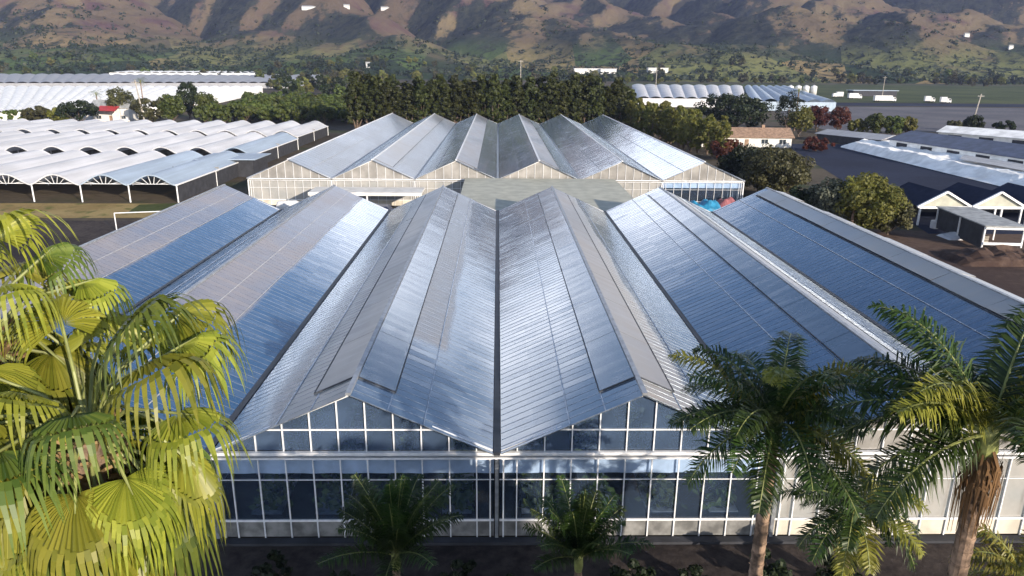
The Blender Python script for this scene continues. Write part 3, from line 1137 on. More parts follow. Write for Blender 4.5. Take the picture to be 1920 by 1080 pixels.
# orchard at the left, behind the tunnels
orch = [make_tree('orchard_tree', 'rounded green orchard tree in the grove behind the white tunnels', 'tree', M['leaf_mid'], 60 + i, 7.0, 4.0, 0.6, 24, 34, 0.75) for i in range(3)]
sp = []
for j in range(15):
    y = 274 + j * 8.5
    xl = -0.385 * y + 6 - (24 if j > 5 else 0) * 0
    xl = (at(340, 240, 0).x if j < 3 else (at(470, 215).x / at(470, 215).y) * y)
    i = 0
    xx = xl
    while xx < -48:
        sp.append((xx + rnd.uniform(-.8, .8), y + rnd.uniform(-.8, .8), plain_z(y), rnd.uniform(0.85, 1.15), rnd.randrange(3)))
        xx += 7.4
scatter(orch, sp, group='orchard trees behind the white tunnels')

# single trees, each with its own look
def one(name, label, mat, px, py_base, py_top, wpx, seed, clumps=34, per=60, size=None, trunk=0.12, group=None, cone=0.0, y=None):
    g = at(px, py_base)
    if y:
        g = at_y(px, py_base, y)
    g.z = plain_z(g.y)
    d = (g - CAM).dot(FWD)
    top = at_y(px, py_top, g.y).z
    h = max(1.5, top - g.z)
    w = wpx * d / FPX
    return make_tree(name, label, 'tree', M[mat], seed, h, w / 2 * 1.08, h * trunk * 0.6, int(clumps * 1.5), int(per * 1.3), (size or max(0.28, w * 0.045)) * 0.85, group, g, cone)


one('oak_tree', 'broad dark evergreen tree behind the brown roofed house', 'leaf_dark', 1372, 246, 170, 158, 101, 60, 80, 0.7)
one('slender_tree', 'tall dark tree right of the broad evergreen, behind the house', 'leaf_dark', 1474, 248, 168, 50, 102, 30, 60)
one('leafy_tree', 'light green leafy tree beside the right end of the brown roofed house', 'leaf_yellow', 1497, 256, 192, 52, 103, 28, 60, 0.6)
one('russet_tree', 'red leaved tree left of the two by the parking lot', 'leaf_red', 1530, 246, 192, 44, 104, 28, 60, 0.6)
one('russet_tree', 'darker red leaved tree right of the two by the parking lot', 'leaf_red', 1570, 246, 198, 42, 105, 26, 60, 0.6)
for i, (px, pb, pt, w, ma, la) in enumerate([
        (1607, 254, 220, 44, 'leaf_yellow', 'low yellow green tree leftmost in the clump behind the white sheets'),
        (1640, 256, 211, 46, 'leaf_mid', 'tallest green tree in the clump behind the white sheets'),
        (1672, 256, 213, 44, 'leaf_mid', 'green tree right of the tallest in the clump behind the white sheets'),
        (1700, 252, 217, 34, 'leaf_yellow', 'small yellow green tree rightmost in the clump behind the white sheets'),
        (1822, 252, 212, 40, 'leaf_dark', 'dark green tree standing below the leaning pole at right'),
        (1788, 244, 226, 36, 'leaf_olive', 'olive bush left of the tree below the leaning pole'),
        (1882, 248, 224, 50, 'leaf_dark', 'low dark tree at the right frame edge behind the white shed')]):
    one('round_tree', la, ma, px, pb, pt, w, 110 + i, 26, 60, 0.6)
one('round_tree', 'big olive bushy tree between the far glasshouse and the dark matting', 'leaf_olive', 1448, 372, 272, 150, 120, 60, 110, 0.42, 0.05)
one('round_tree', 'dark bushy tree beside the far right corner of the far glasshouse', 'leaf_dark', 1388, 352, 268, 96, 121, 44, 90, 0.42, 0.05)
one('round_bush', 'reddish brown bush in front of the brown roofed house', 'leaf_red', 1362, 300, 258, 74, 122, 30, 60, 0.5, 0.05)
one('round_tree', 'grey green shrubby tree left of the bright one behind the near roof', 'leaf_grey', 1552, 430, 330, 104, 123, 44, 90, 0.36, 0.05)
one('round_tree', 'bright yellow green round tree behind the right edge of the near roof', 'leaf_yellow', 1618, 438, 322, 130, 124, 60, 110, 0.36, 0.08)
one('round_tree', 'olive lower tree crown at the right of the bright round tree', 'leaf_olive', 1664, 440, 358, 84, 125, 36, 90, 0.36, 0.08)
one('round_bush', 'dark shrub under the trees at the right of the near roof', 'leaf_dark', 1500, 425, 352, 90, 126, 36, 70, 0.4, 0.04)
one('round_bush', 'russet dry bush on the bank beside the dark matting', 'leaf_red', 1530, 284, 256, 74, 127, 26, 60, 0.5, 0.04)
# left background
one('conifer', 'big dark conifer rising over the white film roofs at left', 'leaf_dark', 356, 222, 144, 48, 130, 44, 60, 0.6, cone=0.35)
for i, (px, pb, pt, w, ma, la) in enumerate([
        (20, 232, 205, 64, 'leaf_mid', 'low green tree at the left frame edge behind the tunnels'),
        (75, 232, 198, 60, 'leaf_olive', 'olive tree second from the left frame edge behind the tunnels'),
        (112, 232, 200, 46, 'leaf_yellow', 'yellowish tree third from the left behind the tunnels'),
        (150, 232, 182, 84, 'leaf_dark', 'wide dark tree left of the small white house'),
        (232, 226, 162, 58, 'leaf_olive', 'olive tree behind the small white house'),
        (285, 230, 178, 76, 'leaf_olive', 'brownish green tree right of the white pole'),
        (325, 230, 172, 50, 'leaf_mid', 'green tree between the white pole and the big conifer'),
        (388, 228, 172, 46, 'leaf_mid', 'green tree right of the big conifer')]):
    one('round_tree', la, ma, px, pb, pt, w, 140 + i, 30, 55, 0.7)

# woodland and scattered trees across the valley floor, up to the foot of the hills
vall = [make_tree('valley_tree', 'far green tree on the valley floor below the hills', 'tree', M[m_], 160 + i, 10.0, 5.0, 0.8, 18, 26, 1.3) for i, m_ in enumerate(('leaf_dark', 'leaf_mid', 'leaf_olive', 'leaf_yellow'))]
sp = []
for i in range(230):
    if i < 70:          # belt right behind the windbreak, centre
        px, py = rnd.uniform(560, 1190), rnd.uniform(128, 150)
    elif i < 140:       # right, under the hills
        px, py = rnd.uniform(1180, 1920), rnd.choice((rnd.uniform(133, 147), rnd.uniform(146, 152)))
    elif i < 180:
        px, py = rnd.uniform(0, 700), rnd.uniform(126, 133)
    else:
        px, py = rnd.uniform(480, 720), rnd.uniform(146, 172)
    g = at(px, max(py, 136.5), 5.5)
    y = min(g.y, 1150.0)
    if y > 850:
        y = rnd.uniform(760, 960)
    x = (g.x / g.y) * y
    z = max(plain_z(y), hill_z(x, y) if y > 845 else 0)
    sp.append((x, y, z - 0.3, rnd.uniform(0.6, 1.25), rnd.choice((0, 0, 1, 2, 2, 3))))
scatter(vall, sp, group='far trees on the valley floor')

# bush and scrub on the slopes: one mass
sb = MB()
r = random.Random(99)
for i in range(9000):
    y = 880 + 1700 * r.random() ** 1.5
    x = r.uniform(-0.75, 0.75) * y
    k = noise.noise(Vector((x * 0.006, y * 0.006, 7.0)))
    low_ = 1.0 - min(1.0, (y - 880) / 1000)
    if k + 0.5 * low_ + (0.12 if x < 0 else -0.08) < r.uniform(-0.1, 0.55):
        continue
    z = hill_z(x, y)
    s = r.uniform(1.6, 5.0)
    for q in range(7):
        d = rand_unit(r)
        leaf(sb, Vector((x + d.x * s, y + d.y * s, z + s * 0.55 + d.z * s * 0.7)), d + Vector((0, -.2, .4)), s * 0.9, 1.2, r)
tag(sb.build('scrub', M['leaf_dark']), 'dark scrub and bush scattered over the hillsides', 'scrub', kind='stuff')


# ------------------------------------------------------------------ palms
def pinnate(mb, st, base, az, el, L, droop, leaflet, n, r, twist=0.0):
    """a feather frond: curved stalk with leaflets on both sides"""
    d0 = Vector((math.cos(az) * math.cos(el), math.sin(az) * math.cos(el), math.sin(el)))
    pts = []
    p = Vector(base)
    d = d0.copy()
    seg = 14
    for i in range(seg + 1):
        pts.append(p.copy())
        p = p + d * (L / seg)
        d = (d + Vector((0, 0, -droop / seg * (0.5 + 1.2 * i / seg)))).normalized()
    st.tube(pts, [0.035 * (1 - 0.85 * i / seg) + 0.004 for i in range(seg + 1)], 5)
    for k in range(n):
        t = 0.14 + 0.86 * k / n
        f = t * seg
        i = min(int(f), seg - 1)
        q = pts[i].lerp(pts[i + 1], f - i)
        tg = (pts[i + 1] - pts[i]).normalized()
        side = tg.cross(Vector((0, 0, 1)))
        if side.length < 0.1:
            side = Vector((-math.sin(az), math.cos(az), 0))
        side.normalize()
        upv = side.cross(tg)
        ll = leaflet * (math.sin(math.pi * (0.12 + 0.84 * t)) ** 0.6) * r.uniform(0.85, 1.15)
        for s_ in (-1, 1):
            dr = (side * s_ * 0.8 + tg * r.uniform(0.35, 0.6) + upv * r.uniform(-0.45, 0.55)).normalized()
            m1 = q + dr * ll * 0.55
            dr2 = (dr + Vector((0, 0, -r.uniform(0.5, 1.1)))).normalized()
            e = m1 + dr2 * ll * 0.5
            w = tg * (0.022 + 0.006 * r.random())
            n0 = len(mb.v)
            mb.v += [tuple(q - w * 0.6), tuple(q + w * 0.6), tuple(m1 + w), tuple(m1 - w), tuple(e)]
            mb.f += [(n0, n0 + 1, n0 + 2, n0 + 3), (n0 + 3, n0 + 2, n0 + 4)]


def feather_palm(label, top, base_z, L, n, seed, mat='palm_leaf', leaflet=0.55, el_rng=(-0.25, 1.25), trunk_r=0.17, group=None, yellow=0, skirt=False, droop=1.1, nl=46, spear=False, lean=(0, 0)):
    r = random.Random(seed)
    top = Vector(top)
    root = thing('palm_tree', label, 'palm tree', (top.x + lean[0], top.y + lean[1], base_z), 0, group)
    h = top.z - base_z
    T = Vector((-lean[0], -lean[1], h))
    tb = MB()
    pts, rad = [], []
    for i in range(9):
        t = i / 8
        pts.append(Vector((T.x * t * t, T.y * t * t, h * t)))
        rad.append(trunk_r * (1.25 - 0.35 * t))
    tb.tube(pts, rad, 12)
    for k in range(int(h / 0.35)):       # leaf scars
        t = k * 0.35 / h
        c = Vector((T.x * t * t, T.y * t * t, h * t))
        rr = trunk_r * (1.25 - 0.35 * t) * 1.08
        tb.tube([c, c + Vector((0, 0, 0.07))], rr, 12)
    tb.build('trunk', M['palm_bark'], root)
    cb = MB()
    cb.lathe(T, [(trunk_r * 0.95, -0.5), (trunk_r * 1.25, -0.25), (trunk_r * 1.05, 0.15), (trunk_r * 0.4, 0.6)], 12)
    cb.build('crown_shaft', M['petiole'], root)
    for k in range(n):
        t = (k + 0.5) / n
        az = k * 2.39996 + r.uniform(-.25, .25)
        el = el_rng[1] + (el_rng[0] - el_rng[1]) * t + r.uniform(-.12, .12)
        if skirt and el < 0.45 and math.sin(az) < -0.4:
            continue
        mb, st = MB(), MB()
        pinnate(mb, st, T + Vector((0, 0, 0.1)), az, el, L * r.uniform(0.85, 1.1), droop * r.uniform(0.8, 1.25), leaflet, nl, r)
        my = yellow and (k % yellow == 0)
        f = mb.build('frond', M['palm_leaf_yellow' if my else mat], root)
        st.build('stalk', M['petiole'], f)
    if spear:
        mb, st = MB(), MB()
        for q in range(10):
            pinnate(mb, st, T + Vector((0, 0, 1.5)), q * 0.63, 0.7, 0.62, 2.8, 0.24, 18, r)
        st.tube([T, T + Vector((0, 0, 1.55))], [0.05, 0.03], 6)
        f = mb.build('young_frond', M['palm_leaf_yellow'], root)
        st.build('stalk', M['petiole'], f)
    if skirt:
        db = MB()
        for k in range(110):
            a = r.uniform(0, 6.283)
            z = -r.uniform(0.1, 0.8)
            b0 = T + Vector((math.cos(a) * trunk_r, math.sin(a) * trunk_r, z))
            L2 = r.uniform(0.7, 1.9)
            e = b0 + Vector((math.cos(a) * r.uniform(0.0, 0.28), math.sin(a) * r.uniform(0.0, 0.28), -L2))
            m_ = b0.lerp(e, 0.4) + Vector((math.cos(a) * 0.16, math.sin(a) * 0.16, 0.1))
            w = Vector((-math.sin(a), math.cos(a), 0)) * r.uniform(0.010, 0.030)
            db.quad(b0 - w, b0 + w, m_ + w, m_ - w)
            db.quad(m_ - w, m_ + w, e + w * 0.3, e - w * 0.3)
        db.build('dead_fronds', M['dead_brown'], root)
    return root


def fan_palm(label, top, base_z, seed, n=34, fan=1.0, pet=1.15, trunk_r=0.24, el_rng=(-1.0, 1.3), avoid=None):
    r = random.Random(seed)
    top = Vector(top)
    root = thing('fan_palm', label, 'palm tree', (top.x, top.y, base_z))
    h = top.z - base_z
    tb = MB()
    tb.tube([(0, 0, 0), (0.05, 0, h * 0.5), (0, 0, h)], [trunk_r * 1.3, trunk_r, trunk_r * 0.9], 12)
    tb.build('trunk', M['palm_bark'], root)
    T = Vector((0, 0, h))
    # boots: old leaf bases around the head
    bb = MB()
    for k in range(60):
        a = k * 2.4
        z = -1.6 + 1.7 * k / 60
        b0 = T + Vector((math.cos(a) * trunk_r * 0.9, math.sin(a) * trunk_r * 0.9, z))
        e = b0 + Vector((math.cos(a) * 0.28, math.sin(a) * 0.28, r.uniform(-0.05, 0.28)))
        bb.bar(b0, e, 0.10, 0.04)
    bb.build('leaf_bases', M['dead_frond'], root)
    for k in range(n):
        t = (k + 0.5) / n
        az = k * 2.39996 + r.uniform(-.2, .2)
        el = el_rng[1] + (el_rng[0] - el_rng[1]) * t ** 0.85 + r.uniform(-.12, .12)
        if el < 0.15 and math.sin(az) < -0.45 and k % 2:
            continue
        d = Vector((math.cos(az) * math.cos(el), math.sin(az) * math.cos(el), math.sin(el)))
        L = pet * r.uniform(0.8, 1.2) * (1.35 if el > 0.55 else 1.0)
        p0 = T + d * 0.12
        pm = p0 + d * L * 0.55
        d2 = (d + Vector((0, 0, -0.5 if el > 0.55 else -1.25))).normalized()
        if d2.length < 0.5:
            d2 = d.copy()
        p1 = pm + d2 * L * 0.5
        side = d2.cross(Vector((0, 0, 1)))
        if side.length < 0.1:
            side = Vector((-math.sin(az), math.cos(az), 0))
        side.normalize()
        nrm = side.cross(d2)
        mb = MB()
        ns = 32
        F = fan * r.uniform(0.85, 1.15)
        drp = r.uniform(0.7, 1.25)
        for i in range(ns):
            a = (-1 + 2 * (i + 0.5) / ns) * 1.95
            da = 1.95 / ns * 1.12
            fold = 0.12
            def ray(ang, rad, dz):
                dirv = d2 * math.cos(ang) + side * math.sin(ang)
                # cup the blade and let the outer half hang
                q = p1 + dirv * rad + nrm * (-0.10 * rad * abs(math.sin(ang)))
                return q + Vector((0, 0, dz))
            l_ = F * (0.72 + 0.28 * math.cos(a * 0.8)) * r.uniform(0.93, 1.07)
            ring1, inner = l_ * 0.32, l_ * 0.62
            zf = 0.045
            sag = -0.30 * drp * l_
            A = ray(a - da, 0.04, 0)
            E0, E1, E2 = ray(a - da, ring1, -0.03), ray(a, ring1, -0.03) + nrm * zf * 0.6, ray(a + da, ring1, -0.03)
            B0 = ray(a - da, inner * 0.93, sag * 0.55)
            Cc = ray(a, inner * 0.93, sag * 0.55) + nrm * zf
            D0 = ray(a + da, inner * 0.93, sag * 0.55)
            n0 = len(mb.v)
            mb.v += [tuple(A), tuple(E0), tuple(E1), tuple(E2), tuple(B0), tuple(Cc), tuple(D0)]
            mb.f += [(n0, n0 + 1, n0 + 2), (n0, n0 + 2, n0 + 3), (n0 + 1, n0 + 4, n0 + 5, n0 + 2), (n0 + 2, n0 + 5, n0 + 6, n0 + 3)]
            # free tips: three steps, hanging more and more
            wv = (D0 - B0) * 0.5
            q = Cc.copy()
            dirv = (d2 * math.cos(a) + side * math.sin(a) + Vector((0, 0, -0.6 * drp))).normalized()
            hang = Vector((0, 0, -1))
            wprev = wv
            base_l, base_r = Vector(B0), Vector(D0)
            steps = 6
            for s_ in range(steps):
                f = (s_ + 1) / steps
                dirv = (dirv + hang * 0.55 * drp + rand_unit(r) * 0.10).normalized()
                q2 = q + dirv * (l_ * 0.15)
                wn_ = wv * (1 - f) ** 0.7 * 0.95
                mb.quad(base_l, base_r, q2 + wn_, q2 - wn_ - wv * 0.02)
                base_l, base_r, q = q2 - wn_, q2 + wn_, q2
        dark = (r.random() < 0.30)
        dead = t > 0.86
        f = mb.build('frond', M['dead_frond' if dead else ('fan_leaf_dark' if dark else 'fan_leaf')], root)
        st = MB()
        st.tube([p0, pm, p1, p1 + d2 * 0.25], [0.032, 0.026, 0.02, 0.006], 6)
        st.build('stalk', M['petiole'], f)
    return root


fan_palm('big yellow green fan palm filling the lower left corner', at_y(165, 820, 9.3), 0, 11, 56, 1.0, 1.15)
fan_palm('upright fan palm cut by the left frame edge', at_y(-30, 640, 10.2), 0, 12, 40, 1.0, 1.15)

feather_palm('tall feather palm with a yellow young frond, left of the two big palms at right', at_y(1452, 800, 17.5), 0, 3.2, 30, 31, leaflet=0.72, yellow=9, spear=True, nl=84, droop=1.35, el_rng=(-0.15, 1.2), trunk_r=0.18)
feather_palm('largest feather palm with red brown trunk near the right frame edge', at_y(1852, 822, 13.4), 0, 3.35, 32, 32, leaflet=0.78, yellow=4, skirt=True, droop=1.25, el_rng=(-0.25, 1.25), trunk_r=0.19, nl=92)
feather_palm('low drooping olive palm between the two big palms at right', at_y(1600, 960, 18.5), 0, 2.3, 22, 33, mat='palm_leaf', nl=64, leaflet=0.55, yellow=5, droop=1.6, el_rng=(-0.3, 1.0), trunk_r=0.14)
feather_palm('dark young feather palm before the left part of the glass front', at_y(742, 1045, 23.0), 0, 3.2, 24, 34, nl=76, leaflet=0.65, droop=0.75, el_rng=(0.55, 1.5), trunk_r=0.15)
feather_palm('dark slender feather palm before the middle of the glass front', at_y(1085, 1050, 23.5), 0, 2.9, 22, 35, nl=70, leaflet=0.6, droop=0.75, el_rng=(0.55, 1.5), trunk_r=0.15)
feather_palm('yellow green low palm in the lower right corner', at_y(1915, 1085, 17.0), 0, 1.9, 16, 36, mat='palm_leaf_yellow', leaflet=0.45, droop=1.3, el_rng=(-0.2, 1.2), trunk_r=0.14)
feather_palm('small palm with thin pale trunk before the bright round tree', at_y(1607, 352, 93), 0, 2.2, 14, 37, mat='palm_leaf_yellow', leaflet=0.6, droop=1.5, el_rng=(-0.3, 1.2), trunk_r=0.16, nl=26)
for i, (px, py, Y, la) in enumerate([(180, 176, 300, 'thin far palm left of the small white house'), (263, 152, 320, 'tall thin far palm by the white pole'), (1498, 170, 262, 'thin palm among the trees behind the brown roofed house')]):
    feather_palm(la, at_y(px, py, Y), 0, 3.2, 12, 50 + i, leaflet=0.9, droop=1.5, el_rng=(-0.4, 1.1), trunk_r=0.22, nl=14)

# low shrubs along the foot of the glass front
shr = [make_tree('low_shrub', 'dark low shrub in the shaded bed before the glass front', 'shrub', M['leaf_dark'], 200 + i, 1.6, 1.2, 0.1, 16, 50, 0.16) for i in range(2)]
scatter(shr, [(-9.5, 25.5, 0, 1.0, 0), (-6.4, 24.8, 0, 0.8, 1), (-1.6, 25.4, 0, 0.9, 0), (0.6, 24.6, 0, 0.7, 1), (5.6, 25.2, 0, 1.0, 0), (8.2, 24.9, 0, 0.8, 1), (11.5, 25.8, 0, 1.0, 0), (14.5, 25.0, 0, 1.2, 1)], group='shrubs in the bed before the glass front')

# tall trees behind the viewpoint; their shade lies over the glass front
tall = [make_tree('eucalyptus_tree', 'tall eucalyptus standing behind the viewpoint', 'tree', M['leaf_olive'], 220 + i, 20.0, 5.2, 3.0, 60, 70, 0.75, group='eucalyptus trees behind the viewpoint') for i in range(2)]
scatter(tall, [(8, -14, 0, 0.92, 0), (15, -15, 0, 1.05, 1), (21, -14, 0, 1.13, 0), (27, -15, 0, 1.12, 1), (31, -14, 0, 1.0, 0), (0, -18, 0, 0.85, 1)], group='eucalyptus trees behind the viewpoint')


# ------------------------------------------------------------------ right-hand side: house, sheets, sheds
def gable_house(name, label, c, L, D, h, rise, rz=0.0, wall='white_wall', roof='brown_roof', wins=5):
    o = thing(name, label, 'house', (c.x, c.y, plain_z(c.y)), rz)
    b = MB(); b.box((-L / 2, -D / 2, 0), (L / 2, D / 2, h)); b.build('wall', M[wall], o)
    b = MB()
    ov = 0.6
    for s_ in (-1, 1):
        p = [(-L / 2 - ov, s_ * (D / 2 + ov), h - 0.15), (L / 2 + ov, s_ * (D / 2 + ov), h - 0.15), (L / 2 + ov, 0, h + rise), (-L / 2 - ov, 0, h + rise)]
        q = [(x, y, z + 0.16) for x, y, z in p]
        n0 = len(b.v)
        b.v += p + q
        for f in ((3, 2, 1, 0), (4, 5, 6, 7), (0, 1, 5, 4), (1, 2, 6, 5), (2, 3, 7, 6), (3, 0, 4, 7)):
            b.f.append(tuple(n0 + i for i in f))
    for s_ in (-1, 1):
        x = s_ * (L / 2 - 0.05)
        b.tri((x, -D / 2, h), (x, D / 2, h), (x, 0, h + rise - 0.05))
    b.build('roof', M[roof], o)
    for i in range(wins):
        x = -L / 2 + L * (i + 0.5) / wins
        w = MB()
        if i == wins // 2:
            w.box((x - 0.55, -D / 2 - 0.05, 0.1), (x + 0.55, -D / 2 - 0.003, 2.2)); w.build('door', M['brown_roof'], o)
        else:
            w.box((x - 0.9, -D / 2 - 0.05, 1.0), (x + 0.9, -D / 2 - 0.003, 2.2)); f = w.build('window', M['window'], o)
            v = MB(); v.box((x - 1.0, -D / 2 - 0.07, 0.9), (x + 1.0, -D / 2 - 0.052, 1.0)); v.box((x - 0.03, -D / 2 - 0.07, 1.0), (x + 0.03, -D / 2 - 0.052, 2.2)); v.build('window_frame', M['white_metal'], f)
    ch = MB(); ch.box((L * 0.2, -0.4, h + rise * 0.5), (L * 0.2 + 0.8, 0.4, h + rise + 0.9)); ch.build('chimney', M['brown_roof'], o)
    return o


c0 = at(1400, 276)
gable_house('bungalow', 'long low house with brown roof among the trees at right', Vector((c0.x, c0.y + 4, 0)), 25, 8, 2.8, 2.2, R(-2))
c1 = at(216, 240); c1.y = 285; c1.x = at_y(218, 225, 285).x
gable_house('small_house', 'small white house with dark roof behind the tunnels at left', c1, 13, 9, 5.0, 2.6, R(6), 'white_wall', 'grey_roof', 3)
rt = thing('red_awning', 'red awning frame before the small white house', 'awning', (at_y(198, 225, 276).x, 276, 0))
b = MB()
b.quad((-3.5, 0, 4.4), (3.8, 0, 4.2), (3.8, 4.5, 5.6), (-3.5, 4.5, 5.8)); b.bar((-3.5, 0, 4.35), (3.8, 0, 4.15), 0.15, 0.15)
b.build('canopy', M['red_paint'], rt)
for x in (-3.4, 3.7):
    for y, z in ((0.1, 4.2), (4.4, 5.6)):
        b = MB(); b.bar((x, y, 0), (x, y, z), 0.12, 0.12, (0, 1, 0)); b.build('post', M['white_metal'], rt)


def film_block(label, corners, z, n, mat, rise=1.2, group='white film roofs far across the valley', name='film_greenhouse'):
    """wide multi-bay film greenhouse: four ground corners (front-left, front-right, back-right, back-left)"""
    p = [Vector((q[0], q[1], 0)) for q in corners]
    base = plain_z(p[0].y)
    o = thing(name, label, 'greenhouse', (p[0].x, p[0].y, base), 0, group)
    b = MB()
    seg = 6
    tot = n * seg
    rows = 6
    for i in range(tot):
        for j in range(rows):
            def P(a, t):
                s = a / tot
                w = p[0].lerp(p[1], s).lerp(p[3].lerp(p[2], s), t) - p[0]
                ph = (a % seg) / seg
                w.z = z + rise * math.sin(math.pi * ph) ** 0.8 + plain_z(w.y + p[0].y) - base
                return w
            b.quad(P(i, j / rows), P(i + 1, j / rows), P(i + 1, (j + 1) / rows), P(i, (j + 1) / rows))
    b.build('roof', M[mat], o)
    w_ = MB()
    q = [v - p[0] for v in p]
    for a, c in ((0, 1), (1, 2), (2, 3), (3, 0)):
        za, zc_ = plain_z(p[a].y) - base, plain_z(p[c].y) - base
        w_.quad(q[a] + Vector((0, 0, za)), q[c] + Vector((0, 0, zc_)), q[c] + Vector((0, 0, zc_ + z)), q[a] + Vector((0, 0, za + z)))
    w_.build('wall', M[mat], o)
    return o


def gp(px, py, z):
    """ground place whose point at height z above the plain is seen there"""
    q = at(px, py, z)
    for _ in range(6):
        q = at(px, py, z + plain_z(q.y))
    return q


film_block('wide bright white film greenhouse behind the trees at far left', [gp(-60, 214, 4), gp(300, 200, 4), gp(492, 163, 4), gp(-60, 163, 4)], 4.0, 26, 'plastic_white', 0.9)
film_block('grey film greenhouse strip behind the bright white one', [gp(-60, 156, 4), gp(560, 156, 4), gp(610, 141, 4), gp(-60, 141, 4)], 4.0, 30, 'plastic_grey', 1.0)
film_block('thin white film greenhouse at the foot of the left hills', [gp(205, 139.5, 6), gp(482, 139, 6), gp(480, 129.5, 6), gp(330, 129.5, 6)], 6.0, 18, 'plastic_white', 1.0)
film_block('white film greenhouse right of the conifer windbreak', [gp(1196, 184, 4.5), gp(1400, 186, 4.5), gp(1392, 162, 4.5), gp(1185, 160, 4.5)], 4.5, 9, 'plastic', 1.0)
film_block('bluish film greenhouse left of the white tanks', [gp(1405, 190, 4.5), gp(1568, 192, 4.5), gp(1476, 164, 4.5), gp(1396, 163, 4.5)], 4.5, 6, 'plastic_blue', 1.5)
# water tanks
tk = None
for i in range(4):
    g = gp(1481 + i * 14.5, 178, 0)
    if tk is None:
        tk = thing('water_tank', 'white round tank in the row behind the parking lot', 'tank', (g.x, g.y, plain_z(g.y)), 0, 'white tanks behind the parking lot')
        b = MB(); b.lathe((0, 0, 0), [(2.3, 0), (2.3, 5.8), (2.1, 6.3), (0.5, 6.9)], 18); b.build('shell', M['white_paint'], tk, smooth=True)
        b = MB(); b.lathe((0, 0, 6.85), [(0.5, 0), (0.5, 0.35), (0.1, 0.4)], 10); b.build('hatch', M['grey_metal'], tk)
    else:
        copy_thing(tk, (g.x, g.y, plain_z(g.y)))


def lorry(label, px, py, L=9.0, rz=0.0, flat=False):
    g = gp(px, py, 0)
    o = thing('lorry', label, 'lorry', (g.x, g.y, plain_z(g.y)), rz, None)
    b = MB(); b.box((-L / 2, -1.25, 1.1), (L / 2 - 2.6, 1.25, 3.9)); b.box((-L / 2, -1.1, 0.85), (L / 2 - 2.4, 1.1, 1.09)); b.build('cargo_box', M['white_paint'], o)
    b = MB()
    x0, x1 = L / 2 - 2.4, L / 2
    b.v += [(x0, -1.2, 0.7), (x1, -1.2, 0.7), (x1, -1.2, 1.9), (x1 - 0.5, -1.2, 3.0), (x0, -1.2, 3.0), (x0, 1.2, 0.7), (x1, 1.2, 0.7), (x1, 1.2, 1.9), (x1 - 0.5, 1.2, 3.0), (x0, 1.2, 3.0)]
    b.f += [(0, 1, 2, 3, 4), (9, 8, 7, 6, 5), (0, 5, 6, 1), (1, 6, 7, 2), (2, 7, 8, 3), (3, 8, 9, 4), (4, 9, 5, 0)]
    cb = b.build('cab', M['white_paint'], o)
    b = MB(); b.quad((x1 + 0.01, -1.0, 1.95), (x1 + 0.01, 1.0, 1.95), (x1 - 0.46, 1.0, 2.9), (x1 - 0.46, -1.0, 2.9)); b.quad((x0 + 0.9, -1.21, 1.9), (x1 - 0.2, -1.21, 1.9), (x1 - 0.6, -1.21, 2.8), (x0 + 0.9, -1.21, 2.8)); b.build('windscreen', M['window'], cb)
    for x in (-L / 2 + 1.2, -L / 2 + 2.4, L / 2 - 1.1):
        for s_ in (-1, 1):
            b = MB(); b.tube([(x, s_ * 0.95, 0.5), (x, s_ * 1.25, 0.5)], 0.5, 12); b.build('wheel', M['tyre'], o)
    return o


lorry('white lorry leftmost on the far parking lot', 1602, 186, 9, R(4))
lorry('large white lorry nearest on the far parking lot', 1658, 191, 14, R(3))
lorry('white lorry by the dark building on the far parking lot', 1570, 183, 7, R(178))
for i, (px, py) in enumerate([(1742, 192), (1772, 194)]):
    lorry(['small pale lorry before the green field at right', 'small pale lorry right of its neighbour before the green field', 'small lorry on the middle of the grey lot', 'small lorry behind the grey lot against the field', 'small pale lorry farthest right on the grey lot'][i], px, py, 6.0, R(rnd.uniform(-10, 10)))
pk = thing('packing_shed', 'low grey packing shed behind the lorries on the far lot', 'shed', gp(1640, 181, 0))
b = MB(); b.box((-16, 0, 0), (16, 9, 4.0)); b.build('wall', M['dark_wall'], pk)
b = MB(); b.box((-17, -0.8, 4.01), (17, 10, 4.35)); b.build('roof', M['plastic_blue'], pk)


def pole(label, px, py_base, py_top, Y, lean=0.0, arms=True):
    b0 = at_y(px, py_base, Y)
    z0 = plain_z(Y)
    top = at_y(px, py_top, Y).z
    o = thing('utility_pole', label, 'pole', (b0.x, Y, z0))
    h = top - z0
    b = MB(); b.tube([(0, 0, 0), (lean * h, 0, h)], [0.28, 0.20], 8); b.build('shaft', M['wood_pole'], o)
    if arms:
        b = MB(); b.bar((lean * h - 1.3, 0, h - 0.9), (lean * h + 1.3, 0, h - 0.9), 0.14, 0.16); b.build('crossarm', M['wood_pole'], o)
        for s_ in (-1.1, -0.5, 0.5, 1.1):
            b = MB(); b.lathe((lean * h + s_, 0, h - 0.82), [(0.05, 0), (0.09, 0.08), (0.04, 0.22)], 8); b.build('insulator', M['white_paint'], o)


pole('white leaning pole behind the tunnels at left', 272, 232, 150, 272, -0.10)
pole('leaning pale pole by the grey lot at right', 1826, 214, 176, 290, 0.12)
pole('short pale pole before the green field at right', 1656, 168, 143, 520, 0.0)
pole('thin pole rising over the middle of the conifer windbreak', 976, 160, 112, 430, 0.0)
pole('short pole with crossarm right of the windbreak', 1230, 156, 130, 560, 0.0)


